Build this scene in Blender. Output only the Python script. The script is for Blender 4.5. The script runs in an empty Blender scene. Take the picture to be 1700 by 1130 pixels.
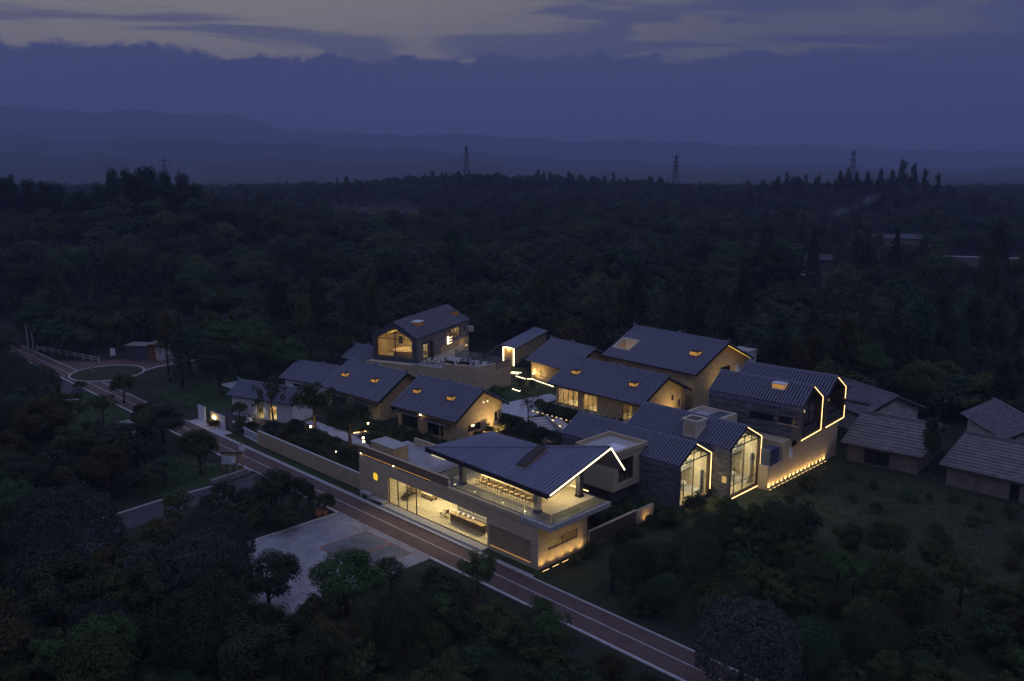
import bpy, math, random
import numpy as np
from mathutils import Vector, Matrix, noise
random.seed(7); np.random.seed(7)
SC = bpy.context.scene
COL = SC.collection
R = math.radians
# ------------------------------------------------------------------ camera
FPX, HZ, CAMZ, CX, CY = 1450.0, 270.0, 37.0, 850.0, 565.0
PITCH = math.atan((CY - HZ) / FPX)
cam = bpy.data.cameras.new('camera'); camo = bpy.data.objects.new('camera', cam); COL.objects.link(camo)
cam.sensor_width = 36.0; cam.lens = 36.0 * FPX / 1700.0
cam.clip_start = 0.5; cam.clip_end = 40000
camo.location = (0, 0, CAMZ); camo.rotation_euler = (math.pi / 2 - PITCH, 0, 0)
SC.camera = camo
SC.view_settings.view_transform = 'Standard'; SC.view_settings.look = 'None'
SC.view_settings.exposure = 0.0; SC.view_settings.gamma = 1.0
SC.render.engine = 'CYCLES'
SC.cycles.use_denoising = True
SC.cycles.max_bounces = 6; SC.cycles.diffuse_bounces = 3; SC.cycles.glossy_bounces = 2
SC.cycles.transmission_bounces = 4; SC.cycles.transparent_max_bounces = 12; SC.cycles.volume_bounces = 0
SC.cycles.sample_clamp_indirect = 4.0
# ------------------------------------------------------------------ world: dusk sky
wd = bpy.data.worlds.new('World'); SC.world = wd; wd.use_nodes = True
nt = wd.node_tree; nt.nodes.clear(); N = nt.nodes.new; LK = nt.links.new
def nd(t, **k):
    n = N(t)
    for a, b in k.items(): setattr(n, a, b)
    return n
def mth(op, a, b=None, c=None, clamp=False):
    n = nd('ShaderNodeMath', operation=op, use_clamp=clamp)
    for i, v in enumerate((a, b, c)):
        if v is None: continue
        if isinstance(v, (int, float)): n.inputs[i].default_value = v
        else: LK(v, n.inputs[i])
    return n.outputs[0]
def mixc(f, a, b):
    n = nd('ShaderNodeMix', data_type='RGBA')
    if isinstance(f, (int, float)): n.inputs[0].default_value = f
    else: LK(f, n.inputs[0])
    for i, v in ((6, a), (7, b)):
        if isinstance(v, tuple): n.inputs[i].default_value = (*v, 1)
        else: LK(v, n.inputs[i])
    return n.outputs[2]
def sstep(v, a, b):
    n = nd('ShaderNodeMapRange', interpolation_type='SMOOTHSTEP')
    LK(v, n.inputs[0]); n.inputs[1].default_value = a; n.inputs[2].default_value = b
    return n.outputs[0]
def nz(vec, scale, det=5, rough=.55, sc=(1, 1, 1), dist=0.0):
    m = nd('ShaderNodeMapping'); LK(vec, m.inputs[0]); m.inputs['Scale'].default_value = sc
    n = nd('ShaderNodeTexNoise'); LK(m.outputs[0], n.inputs['Vector'])
    n.inputs['Scale'].default_value = scale; n.inputs['Detail'].default_value = det
    n.inputs['Roughness'].default_value = rough; n.inputs['Distortion'].default_value = dist
    return n.outputs[0]
tc = nd('ShaderNodeTexCoord'); D3 = tc.outputs['Generated']
sep = nd('ShaderNodeSeparateXYZ'); LK(D3, sep.inputs[0]); zz = sep.outputs[2]
dot = nd('ShaderNodeVectorMath', operation='DOT_PRODUCT'); LK(D3, dot.inputs[0])
dot.inputs[1].default_value = (-0.52, 0.82, 0.24)          # where the sun went down
glow = sstep(dot.outputs['Value'], 0.62, 1.0)
big = nz(D3, 5.0, 4, .5, (1, 1, 2.2)); fine = nz(D3, 22.0, 8, .66, (1, 1, 1.6)); streak = nz(D3, 3.0, 7, .58, (1, 1, 9), .6)
# low cloud bank: ragged upper edge
edge = mth('ADD', zz, mth('MULTIPLY', mth('SUBTRACT', big, .5), .030))
edge = mth('ADD', edge, mth('MULTIPLY', mth('SUBTRACT', fine, .5), .050))
bank = mth('SUBTRACT', 1.0, sstep(edge, .107, .116))
clear = mixc(glow, (.118, .114, .128), (.262, .238, .188))
clear = mixc(mth('MULTIPLY', sstep(zz, .18, .75), 1.0), clear, (.26, .30, .54))
smask = sstep(streak, .45, .56)
clear = mixc(mth('MULTIPLY', smask, mth('SUBTRACT', .85, mth('MULTIPLY', sstep(zz, .2, .5), .6))), clear, mixc(glow, (.060, .066, .138), (.100, .102, .150)))
bcol = mixc(sstep(zz, -.02, .11), (.040, .048, .122), (.056, .063, .134))
bcol = mixc(mth('MULTIPLY', mth('MULTIPLY', sstep(nz(D3, 2.5, 5, .5, (1, 1, 3)), .4, .7), .5), sstep(zz, .02, .1)), bcol, (.036, .041, .108))
skyc = mixc(bank, clear, bcol)
sky = nd('ShaderNodeTexSky', sky_type='NISHITA'); sky.sun_disc = False
sky.sun_elevation = R(-2.0); sky.sun_rotation = R(-32); sky.altitude = 500
addn = nd('ShaderNodeVectorMath', operation='SCALE'); LK(sky.outputs[0], addn.inputs[0]); addn.inputs['Scale'].default_value = .02
mul = nd('ShaderNodeVectorMath', operation='SCALE'); LK(skyc, mul.inputs[0]); mul.inputs['Scale'].default_value = 10.0
tot = nd('ShaderNodeVectorMath', operation='ADD'); LK(mul.outputs[0], tot.inputs[0]); LK(addn.outputs[0], tot.inputs[1])
bg = nd('ShaderNodeBackground'); LK(tot.outputs[0], bg.inputs[0]); bg.inputs[1].default_value = 0.13
wo = nd('ShaderNodeOutputWorld'); LK(bg.outputs[0], wo.inputs[0])
# after-sunset glow
sl = bpy.data.lights.new('sun', 'SUN'); sl.energy = 0.06; sl.angle = R(40); sl.color = (1, .86, .74)
so = bpy.data.objects.new('sun', sl); COL.objects.link(so); so.rotation_euler = (R(62), 0, R(-148))

# ------------------------------------------------------------------ site frame and pixel helper
O2 = (2.4, 75.0); Q = math.sqrt(.5)
def W(s, t, z=0.0):
    return Vector((O2[0] + (s + t) * Q, O2[1] + (t - s) * Q, z))
def px(u, v, z=0.0):
    a = (u - CX) / FPX; b = (CY - v) / FPX
    d = Vector((a, math.cos(PITCH) + b * math.sin(PITCH), -math.sin(PITCH) + b * math.cos(PITCH)))
    k = (z - CAMZ) / d.z
    return Vector((d.x * k, d.y * k, z))
def spx(u, v, z=0.0):
    p = px(u, v, z); dx, dy = p.x - O2[0], p.y - O2[1]
    return ((dx - dy) * Q, (dx + dy) * Q)
def to_st(x, y):
    dx, dy = x - O2[0], y - O2[1]
    return ((dx - dy) * Q, (dx + dy) * Q)

# ------------------------------------------------------------------ materials
MT = {}
def newmat(name):
    m = bpy.data.materials.new(name); m.use_nodes = True; MT[name] = m
    t = m.node_tree; t.nodes.clear()
    out = t.nodes.new('ShaderNodeOutputMaterial')
    return m, t, out
def solid(name, col, rough=.8, var=.25, scale=2.0, bump=0.0, bscale=30.0, metal=0.0, spec=.3, stretch=(1, 1, 1), col2=None, objrand=0.0):
    m, t, out = newmat(name)
    b = t.nodes.new('ShaderNodeBsdfPrincipled'); t.links.new(b.outputs[0], out.inputs[0])
    b.inputs['Roughness'].default_value = rough; b.inputs['Metallic'].default_value = metal
    b.inputs['Specular IOR Level'].default_value = spec
    tcn = t.nodes.new('ShaderNodeTexCoord'); mp = t.nodes.new('ShaderNodeMapping')
    t.links.new(tcn.outputs['Object'], mp.inputs[0]); mp.inputs['Scale'].default_value = stretch
    n = t.nodes.new('ShaderNodeTexNoise'); t.links.new(mp.outputs[0], n.inputs['Vector'])
    n.inputs['Scale'].default_value = scale; n.inputs['Detail'].default_value = 6; n.inputs['Roughness'].default_value = .65
    mr = t.nodes.new('ShaderNodeMapRange'); t.links.new(n.outputs[0], mr.inputs[0])
    mr.inputs[1].default_value = .3; mr.inputs[2].default_value = .7
    mx = t.nodes.new('ShaderNodeMix'); mx.data_type = 'RGBA'; t.links.new(mr.outputs[0], mx.inputs[0])
    lo = col2 or tuple(c * (1 - var) for c in col); hi = col if col2 else tuple(min(1, c * (1 + var)) for c in col)
    mx.inputs[6].default_value = (*lo, 1); mx.inputs[7].default_value = (*hi, 1)
    res = mx.outputs[2]
    if objrand:
        oi = t.nodes.new('ShaderNodeObjectInfo'); hs = t.nodes.new('ShaderNodeHueSaturation')
        a = t.nodes.new('ShaderNodeMapRange'); t.links.new(oi.outputs['Random'], a.inputs[0])
        a.inputs[3].default_value = 1 - objrand; a.inputs[4].default_value = 1 + objrand
        h = t.nodes.new('ShaderNodeMapRange'); t.links.new(oi.outputs['Random'], h.inputs[0])
        h.inputs[3].default_value = .47; h.inputs[4].default_value = .53
        t.links.new(res, hs.inputs['Color']); t.links.new(a.outputs[0], hs.inputs['Value']); t.links.new(h.outputs[0], hs.inputs['Hue'])
        res = hs.outputs[0]
    t.links.new(res, b.inputs['Base Color'])
    if bump:
        n2 = t.nodes.new('ShaderNodeTexNoise'); t.links.new(mp.outputs[0], n2.inputs['Vector'])
        n2.inputs['Scale'].default_value = bscale; n2.inputs['Detail'].default_value = 4
        bp = t.nodes.new('ShaderNodeBump'); bp.inputs['Strength'].default_value = bump; bp.inputs['Distance'].default_value = .04
        t.links.new(n2.outputs[0], bp.inputs['Height']); t.links.new(bp.outputs[0], b.inputs['Normal'])
    return m
def emis(name, col, st):
    m, t, out = newmat(name)
    e = t.nodes.new('ShaderNodeEmission'); e.inputs[0].default_value = (*col, 1); e.inputs[1].default_value = st
    t.links.new(e.outputs[0], out.inputs[0]); return m
def bricks(name, c1, c2, mortar, bw, bh, rough=.85, flat=False):
    m, t, out = newmat(name); L = t.links.new
    b = t.nodes.new('ShaderNodeBsdfPrincipled'); L(b.outputs[0], out.inputs[0]); b.inputs['Roughness'].default_value = rough
    tcn = t.nodes.new('ShaderNodeTexCoord'); sp = t.nodes.new('ShaderNodeSeparateXYZ'); L(tcn.outputs['Object'], sp.inputs[0])
    ad = t.nodes.new('ShaderNodeMath'); L(sp.outputs[0], ad.inputs[0]); L(sp.outputs[1], ad.inputs[1])
    cb = t.nodes.new('ShaderNodeCombineXYZ'); L(sp.outputs[0] if flat else ad.outputs[0], cb.inputs[0]); L(sp.outputs[1 if flat else 2], cb.inputs[1])
    bt = t.nodes.new('ShaderNodeTexBrick'); L(cb.outputs[0], bt.inputs['Vector'])
    bt.inputs['Color1'].default_value = (*c1, 1); bt.inputs['Color2'].default_value = (*c2, 1); bt.inputs['Mortar'].default_value = (*mortar, 1)
    bt.inputs['Scale'].default_value = 1.0; bt.inputs['Brick Width'].default_value = bw; bt.inputs['Row Height'].default_value = bh
    bt.inputs['Mortar Size'].default_value = .012; bt.inputs['Bias'].default_value = -.1
    n = t.nodes.new('ShaderNodeTexNoise'); L(cb.outputs[0], n.inputs['Vector']); n.inputs['Scale'].default_value = 1.1; n.inputs['Detail'].default_value = 7
    n.inputs['Roughness'].default_value = .7
    mp = t.nodes.new('ShaderNodeMapping'); L(cb.outputs[0], mp.inputs[0]); mp.inputs['Scale'].default_value = (.4, .4, 1) if flat else (.5, 2.2, 1); L(mp.outputs[0], n.inputs['Vector'])
    mr = t.nodes.new('ShaderNodeMapRange'); L(n.outputs[0], mr.inputs[0]); mr.inputs[1].default_value = .38; mr.inputs[2].default_value = .62
    mr.inputs[3].default_value = .8 if flat else .45; mr.inputs[4].default_value = 1.15 if flat else 1.35
    vm = t.nodes.new('ShaderNodeVectorMath'); vm.operation = 'SCALE'; L(bt.outputs[0], vm.inputs[0]); L(mr.outputs[0], vm.inputs['Scale'])
    L(vm.outputs[0], b.inputs['Base Color'])
    bp = t.nodes.new('ShaderNodeBump'); bp.inputs['Strength'].default_value = .6; bp.inputs['Distance'].default_value = .03
    L(mr.outputs[0], bp.inputs['Height']); L(bp.outputs[0], b.inputs['Normal'])
    return m
def glassmat(name, tint=(.9, .93, .95), refl=.10):
    m, t, out = newmat(name); L = t.links.new
    tr = t.nodes.new('ShaderNodeBsdfTransparent'); tr.inputs[0].default_value = (*tint, 1)
    gl = t.nodes.new('ShaderNodeBsdfGlossy'); gl.inputs['Roughness'].default_value = .03
    fr = t.nodes.new('ShaderNodeLayerWeight'); fr.inputs[0].default_value = .35
    mm = t.nodes.new('ShaderNodeMath'); mm.operation = 'MULTIPLY_ADD'; L(fr.outputs['Fresnel'], mm.inputs[0]); mm.inputs[1].default_value = .6; mm.inputs[2].default_value = refl * .4
    mx = t.nodes.new('ShaderNodeMixShader'); L(mm.outputs[0], mx.inputs[0]); L(tr.outputs[0], mx.inputs[1]); L(gl.outputs[0], mx.inputs[2])
    L(mx.outputs[0], out.inputs[0]); return m
def leafmat(name, c1, c2, rnd=.3):
    m = solid(name, c1, .9, col2=c2, scale=1.3, spec=.04, objrand=rnd)
    t = m.node_tree; b = [n for n in t.nodes if n.type == 'BSDF_PRINCIPLED'][0]; out = [n for n in t.nodes if n.type == 'OUTPUT_MATERIAL'][0]
    tl = t.nodes.new('ShaderNodeBsdfTranslucent'); mx = t.nodes.new('ShaderNodeMixShader'); mx.inputs[0].default_value = .25
    src = b.inputs['Base Color'].links[0].from_socket; t.links.new(src, tl.inputs[0])
    t.links.new(b.outputs[0], mx.inputs[1]); t.links.new(tl.outputs[0], mx.inputs[2]); t.links.new(mx.outputs[0], out.inputs[0])
    return m

tile = solid('roof_tile', (.150, .155, .215), .55, .35, 3.5, .3, 14, spec=.5)
tile_pan_shade = solid('pan_tile_shade', (.030, .031, .044), .75, .4, 3.0, .3, 10)  # pan tiles darkened: valley shade between the ribs put into the colour
tile_old = solid('old_roof_tile', (.15, .15, .17), .8, .5, 2.2, .5, 8)
metalroof = solid('metal_roof', (.145, .155, .225), .42, .12, 2, spec=.5)
fascia = solid('dark_fascia', (.028, .027, .028), .6, .2)
sheet = solid('sheet_roof', (.13, .125, .125), .6, .35, 1.2, .2)
earth = solid('rammed_earth', (.47, .345, .20), .92, .22, 1.6, .5, 9, stretch=(1, 1, 2.2))
ochre = solid('ochre_render', (.50, .36, .19), .9, .18, 1.4, .25, 20)
sand = solid('sand_render', (.47, .375, .245), .9, .14, 1.2, .3, 24)
cream = solid('cream_render', (.62, .55, .41), .85, .08, 1.5)
white = solid('white_render', (.66, .67, .70), .88, .14, 1.3, .2)
dirtywhite = solid('weathered_render', (.42, .41, .40), .9, .3, 1.1, .2)
mud = solid('mud_plaster', (.17, .15, .13), .95, .35, .9, .3)
conc = solid('concrete', (.33, .315, .30), .85, .2, 1.6, .2)
plate = solid('slab_concrete', (.36, .35, .34), .8, .15, 2)
deckm = bricks('deck_paving', (.34, .34, .36), (.27, .27, .30), (.16, .16, .18), 1.2, .18, .7, True)
zinc = solid('zinc_panel', (.075, .078, .092), .5, .2, 2, spec=.4)
black = solid('black_metal', (.02, .02, .021), .5, .1)
wood = solid('wood_liner', (.36, .22, .11), .6, .3, 2, stretch=(1, 6, 1))
darkwood = solid('dark_wood', (.10, .06, .035), .6, .3, 3)
slatw = solid('slat_wood', (.24, .17, .11), .7, .3, 3, stretch=(.3, 1, 1))
palewood = solid('pale_wood', (.50, .36, .20), .6, .2, 3)
greybrick = bricks('grey_brick', (.155, .15, .165), (.085, .083, .095), (.05, .05, .055), .5, .16)
slatebrick = bricks('tan_brick', (.27, .235, .205), (.17, .15, .14), (.09, .08, .075), .5, .16)
screenb = solid('screen_brick', (.42, .31, .20), .9, .3, 5)
asphalt = solid('road_asphalt', (.105, .068, .062), .85, .22, .8, .2, 60)
asphalt2 = solid('grey_asphalt', (.055, .054, .058), .85, .22, .7, .2, 60)
paint = solid('road_paint', (.40, .40, .43), .7, .25, 2)
kerbm = solid('kerb_stone', (.42, .41, .41), .85, .22, 2)
gravel = solid('gravel', (.34, .33, .33), .95, .5, 5, .8, 20)
lotm = bricks('lot_paving', (.27, .265, .28), (.21, .205, .22), (.13, .13, .14), .6, .3, .8, True)
gridm = bricks('grass_paver', (.17, .17, .175), (.11, .115, .105), (.05, .065, .04), .35, .35, .9, True)
redm = solid('red_edging', (.30, .11, .085), .85, .2)
grassm = solid('lawn_grass', (.040, .070, .022), .95, col2=(.022, .040, .014), scale=1.0, bump=.8, bscale=14)
soil = solid('forest_floor', (.030, .034, .018), .98, col2=(.016, .017, .010), scale=.08, bump=.5, bscale=2)
fieldm = solid('field', (.035, .048, .018), .98, col2=(.020, .024, .012), scale=.5, bump=.9, bscale=3)
pathm = solid('path_slabs', (.40, .40, .43), .8, .25, 1.2, .3)
waterm = solid('pond_water', (.012, .02, .022), .06, .1, spec=.5)
bark = solid('bark', (.085, .062, .045), .95, .35, 4, .5)
leafA = leafmat('leaf_green', (0.085, 0.115, 0.042), (0.05, 0.074, 0.028))
leafB = leafmat('leaf_dark', (0.062, 0.086, 0.046), (0.038, 0.056, 0.032))
leafC = leafmat('leaf_olive', (0.115, 0.108, 0.048), (0.065, 0.064, 0.028))
leafD = leafmat('leaf_grey', (.082, .092, .076), (.046, .058, .048))
leafF = leafmat('leaf_forest', (.088, .092, .056), (.050, .055, .034), .35)
fabric = solid('grey_fabric', (.14, .14, .15), .9, .2)
blackfab = solid('black_fabric', (.022, .022, .026), .8, .2)
steel = solid('brushed_steel', (.45, .46, .48), .3, .1, metal=.9)
carw = solid('car_paint', (.62, .63, .66), .3, .05, spec=.5)
rubber = solid('rubber', (.02, .02, .02), .8, .1)
terracotta = solid('terracotta', (.42, .17, .085), .8, .25)
bluep = solid('blue_tank', (.06, .075, .13), .5, .2)
rock = solid('rock', (.22, .21, .21), .9, .35, 2, .6, 5)
floorw = solid('warm_floor', (.56, .49, .34), .35, .16, 1.2, spec=.5)
led = emis('led_warm', (1, .64, .25), 3.2)
ledo = emis('led_dim_orange', (1, .50, .12), .75)
ledw = emis('led_white', (1, .81, .48), 3.4)
ledy = emis('led_yellow', (1, .62, .10), 1.6)
bulb = emis('bulb', (1, .74, .38), 7.0)
litpane = emis('lit_pane', (1, .62, .22), .55)
litgold = emis('lit_skylight', (1, .50, .12), .42)
backlit = emis('backlit_panel', (1, .80, .48), .95)
glass = glassmat('glass'); gglass = glassmat('guard_glass', (.86, .90, .92), .16); dglass = solid('dark_glass', (.02, .022, .028), .08, .2, spec=.6)

# ------------------------------------------------------------------ mesh helpers
class MB:
    def __init__(s): s.v = []; s.f = []
    def add(s, vs, fs):
        o = len(s.v); s.v += [tuple(p) for p in vs]; s.f += [tuple(i + o for i in f) for f in fs]; return s
    def box(s, x0, x1, y0, y1, z0, z1):
        return s.add([(x0, y0, z0), (x1, y0, z0), (x1, y1, z0), (x0, y1, z0), (x0, y0, z1), (x1, y0, z1), (x1, y1, z1), (x0, y1, z1)],
                     [(0, 3, 2, 1), (4, 5, 6, 7), (0, 1, 5, 4), (1, 2, 6, 5), (2, 3, 7, 6), (3, 0, 4, 7)])
    def hexa(s, lo, hi):
        n = len(lo)
        return s.add(list(lo) + list(hi), [tuple(range(n - 1, -1, -1)), tuple(range(n, 2 * n))] + [(i, (i + 1) % n, n + (i + 1) % n, n + i) for i in range(n)])
    def prism_x(s, poly, x0, x1):                      # poly of (y,z), counter-clockwise seen from +x
        return s.hexa([(x0, y, z) for y, z in poly], [(x1, y, z) for y, z in poly])
    def prism_z(s, poly, z0, z1):
        return s.hexa([(x, y, z0) for x, y in poly], [(x, y, z1) for x, y in poly])
    def tube(s, p, q, r0, r1=None, n=6):
        p = Vector(p); q = Vector(q); r1 = r0 if r1 is None else r1
        d = (q - p); d = d.normalized() if d.length > 1e-6 else Vector((0, 0, 1))
        a = d.orthogonal().normalized(); b = d.cross(a)
        A = []; B = []
        for i in range(n):
            w = 2 * math.pi * i / n; e = a * math.cos(w) + b * math.sin(w)
            A.append(p + e * r0); B.append(q + e * r1)
        return s.hexa(A, B)
    def lathe(s, prof, n=12, cx=0, cy=0):
        vs = []; fs = []
        for r, z in prof:
            for i in range(n):
                w = 2 * math.pi * i / n; vs.append((cx + r * math.cos(w), cy + r * math.sin(w), z))
        for k in range(len(prof) - 1):
            for i in range(n): fs.append((k * n + i, k * n + (i + 1) % n, (k + 1) * n + (i + 1) % n, (k + 1) * n + i))
        fs.append(tuple(range(n - 1, -1, -1))); fs.append(tuple((len(prof) - 1) * n + i for i in range(n)))
        return s.add(vs, fs)
    def ball(s, c, r, n=10, m=6, sz=1.0):
        prof = [(max(1e-3, r * math.sin(math.pi * k / m)), c[2] - r * sz * math.cos(math.pi * k / m)) for k in range(m + 1)]
        return s.lathe(prof, n, c[0], c[1])
    def build(s, name, mat, parent=None, smooth=False, kind=None, label=None):
        me = bpy.data.meshes.new(name); me.from_pydata(s.v, [], s.f); me.update()
        if smooth: me.polygons.foreach_set('use_smooth', [True] * len(me.polygons))
        me.materials.append(mat)
        o = bpy.data.objects.new(name, me); COL.objects.link(o)
        if parent: o.parent = parent
        if kind: o['kind'] = kind
        if label: o['label'] = label
        return o
def box(name, mat, parent, *a): return MB().box(*a).build(name, mat, parent)
def tag(o, label, cat, group=None):
    o['label'] = label; o['category'] = cat
    if group: o['group'] = group
    return o
def thing(name, label, cat, s, t, z=0.0, rot=0.0, group=None, world=False):
    o = bpy.data.objects.new(name, None); COL.objects.link(o); o.empty_display_size = .2
    o.location = (s, t, z) if world else W(s, t, z)
    o.rotation_euler = (0, 0, R(rot if world else rot - 45)); return tag(o, label, cat, group)
def kids(o): return KID.get(o.name) or [c for c in bpy.data.objects if c.parent is o]
KID = {}
def copy_tree(o, loc, rz, scale=None, label=None, group=None):
    def cp(a, par):
        c = a.copy(); COL.objects.link(c); c.parent = par
        if a.name not in KID: KID[a.name] = [k for k in bpy.data.objects if k.parent is a]
        for k in list(KID[a.name]): cp(k, c)
        return c
    r = cp(o, None); r.location = loc; r.rotation_euler = (0, 0, rz)
    if scale: r.scale = scale if hasattr(scale, '__len__') else (scale,) * 3
    if label: r['label'] = label
    if group: r['group'] = group
    return r
LAMP = 2.8
def lamp(name, kind, loc, energy, parent, color=(1, .72, .40), size=.3, size_y=None, rot=None, spot=None, blend=.6):
    l = bpy.data.lights.new(name, kind); l.energy = energy * LAMP; l.color = color
    if kind == 'AREA':
        l.size = size
        if size_y: l.shape = 'RECTANGLE'; l.size_y = size_y
    else: l.shadow_soft_size = size
    if kind == 'SPOT': l.spot_size = R(spot or 70); l.spot_blend = blend
    o = bpy.data.objects.new(name, l); COL.objects.link(o); o.location = loc
    if rot: o.rotation_euler = rot
    if parent: o.parent = parent
    return o
def wall(mb, axis, c0, c1, a0, a1, z0, z1, holes=()):
    """slab wall: axis 'x' runs along x between y=c0..c1, 'y' runs along y between x=c0..c1; holes (a0,a1,z0,z1)"""
    As = sorted({a0, a1, *[h[0] for h in holes], *[h[1] for h in holes]}); Zs = sorted({z0, z1, *[h[2] for h in holes], *[h[3] for h in holes]})
    for i in range(len(As) - 1):
        for j in range(len(Zs) - 1):
            ca, cz = (As[i] + As[i + 1]) / 2, (Zs[j] + Zs[j + 1]) / 2
            if any(h[0] < ca < h[1] and h[2] < cz < h[3] for h in holes): continue
            if axis == 'x': mb.box(As[i], As[i + 1], c0, c1, Zs[j], Zs[j + 1])
            else: mb.box(c0, c1, As[i], As[i + 1], Zs[j], Zs[j + 1])
    return mb
def window(par, axis, c, a0, a1, z0, z1, pane, nm=1, fr=.06, name='window', fmat=None, proud=.04):
    """frame with mullions in the plane axis-coordinate c; panes are sub-parts"""
    m = MB()
    def bx(p0, p1, q0, q1):
        if axis == 'x': m.box(p0, p1, c - proud, c + proud, q0, q1)
        else: m.box(c - proud, c + proud, p0, p1, q0, q1)
    bx(a0, a1, z0, z0 + fr); bx(a0, a1, z1 - fr, z1); bx(a0, a0 + fr, z0 + fr, z1 - fr); bx(a1 - fr, a1, z0 + fr, z1 - fr)
    st = (a1 - a0) / nm
    for k in range(1, nm): bx(a0 + k * st - fr / 2, a0 + k * st + fr / 2, z0 + fr, z1 - fr)
    w = m.build(name, fmat or black, par)
    for k in range(nm):
        g = MB(); p0, p1 = a0 + k * st + fr / 2, a0 + (k + 1) * st - fr / 2
        if axis == 'x': g.box(p0, p1, c - .006, c + .006, z0 + fr, z1 - fr)
        else: g.box(c - .006, c + .006, p0, p1, z0 + fr, z1 - fr)
        g.build('pane', pane, w)
    return w
def slope(A, B, C, D, pitch, rad, thick, holes=(), strips=10):
    """ruled roof slope: eave A->B, ridge D->C.  returns slab MB, ribs MB"""
    A, B, C, D = map(Vector, (A, B, C, D)); sl = MB(); rb = MB()
    def P(u, v): return (A.lerp(B, u)).lerp(D.lerp(C, u), v)
    nrm = (B - A).cross(D - A if (D - A).length > .1 else C - A).normalized()
    if nrm.z < 0: nrm = -nrm
    Us = sorted({*(i / strips for i in range(strips + 1)), *[h[0] for h in holes], *[h[1] for h in holes]})
    Vs = sorted({0, 1, *[h[2] for h in holes], *[h[3] for h in holes]})
    for i in range(len(Us) - 1):
        for j in range(len(Vs) - 1):
            cu, cv = (Us[i] + Us[i + 1]) / 2, (Vs[j] + Vs[j + 1]) / 2
            if any(h[0] < cu < h[1] and h[2] < cv < h[3] for h in holes): continue
            q = [P(Us[i], Vs[j]), P(Us[i + 1], Vs[j]), P(Us[i + 1], Vs[j + 1]), P(Us[i], Vs[j + 1])]
            sl.hexa([p - nrm * thick for p in q], q)
    n = max(4, int((B - A).length / pitch)); ax = (B - A).normalized()
    for i in range(n):
        u = (i + .5) / n; segs = [(0.0, 1.0)]
        for h in holes:
            if h[0] < u < h[1]: segs = [(0.0, h[2]), (h[3], 1.0)]
        for v0, v1 in segs:
            p, q = P(u, v0), P(u, v1)
            if (q - p).length < .15: continue
            if v0 == 0: p = p - (q - p).normalized() * .05
            jit = random.uniform(.85, 1.12)
            o = [ax * -rad, ax * -rad * .6 + nrm * rad * .95 * jit, ax * rad * .6 + nrm * rad * .95 * jit, ax * rad]
            e = nrm * .004
            rb.hexa([p + e + k for k in o], [q + e + k for k in o])
    return sl, rb
def ridge_cap(par, p, q, ends=True, mat=None, h=.26, w=.2):
    m = MB(); p, q = Vector(p), Vector(q); d = (q - p).normalized(); y = Vector((-d.y, d.x, 0))
    def seg(a, b, hh, ww, lift=0):
        m.hexa([a - y * ww + Vector((0, 0, lift - .08)), a + y * ww + Vector((0, 0, lift - .08)), a + y * ww * .6 + Vector((0, 0, lift + hh)), a - y * ww * .6 + Vector((0, 0, lift + hh))],
               [b - y * ww + Vector((0, 0, lift - .08)), b + y * ww + Vector((0, 0, lift - .08)), b + y * ww * .6 + Vector((0, 0, lift + hh)), b - y * ww * .6 + Vector((0, 0, lift + hh))])
    seg(p, q, h, w)
    if ends:
        for a, s in ((p, 1), (q, -1)):
            m.hexa([a + Vector((0, 0, h)) - y * w * .5, a + Vector((0, 0, h)) + y * w * .5, a + d * s * .7 + Vector((0, 0, h)) + y * w * .5, a + d * s * .7 + Vector((0, 0, h)) - y * w * .5],
                   [a - d * s * .18 + Vector((0, 0, h + .5)) - y * w * .3, a - d * s * .18 + Vector((0, 0, h + .5)) + y * w * .3, a + d * s * .15 + Vector((0, 0, h + .16)) + y * w * .4, a + d * s * .15 + Vector((0, 0, h + .16)) - y * w * .4])
        c = (p + q) / 2
        m.hexa([c - d * .5 - y * w * .5 + Vector((0, 0, h)), c + d * .5 - y * w * .5 + Vector((0, 0, h)), c + d * .5 + y * w * .5 + Vector((0, 0, h)), c - d * .5 + y * w * .5 + Vector((0, 0, h))],
               [c - d * .12 - y * w * .3 + Vector((0, 0, h + .38)), c + d * .12 - y * w * .3 + Vector((0, 0, h + .38)), c + d * .12 + y * w * .3 + Vector((0, 0, h + .38)), c - d * .12 + y * w * .3 + Vector((0, 0, h + .38))])
    return m.build('ridge_cap', mat or tile, par)
def skylight(par, x, y, zf, tan, w=1.0, h=.5, pane=None, frame=None):
    """flat-topped shed dormer on a slope that rises along +y; front sill at y"""
    z = zf + y * tan + .13; dep = h / tan + .2; f = frame or fascia
    m = MB().box(x - w / 2 - .1, x + w / 2 + .1, y - .12, y + dep + .25, z + h, z + h + .08)
    m.box(x - w / 2 - .05, x + w / 2 + .05, y - .06, y + .06, z - .1, z + .05)
    m.box(x - w / 2 - .05, x - w / 2 + .02, y - .05, y + .03, z + .05, z + h); m.box(x + w / 2 - .02, x + w / 2 + .05, y - .05, y + .03, z + .05, z + h)
    k = m.build('skylight', f, par)
    MB().box(x - w / 2 + .02, x + w / 2 - .02, y, y + .02, z + .05, z + h).build('pane', pane or litgold, k)
    for sx in (-1, 1):
        xx = x + sx * (w / 2 + .03)
        MB().prism_x([(y + .03, z - .02), (y + dep - .22, z + h - .03), (y + dep - .22, z + h - .005), (y + .03, z + h - .005)], xx - .01, xx + .01).build('pane', pane or litgold, k)
    return k

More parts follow.
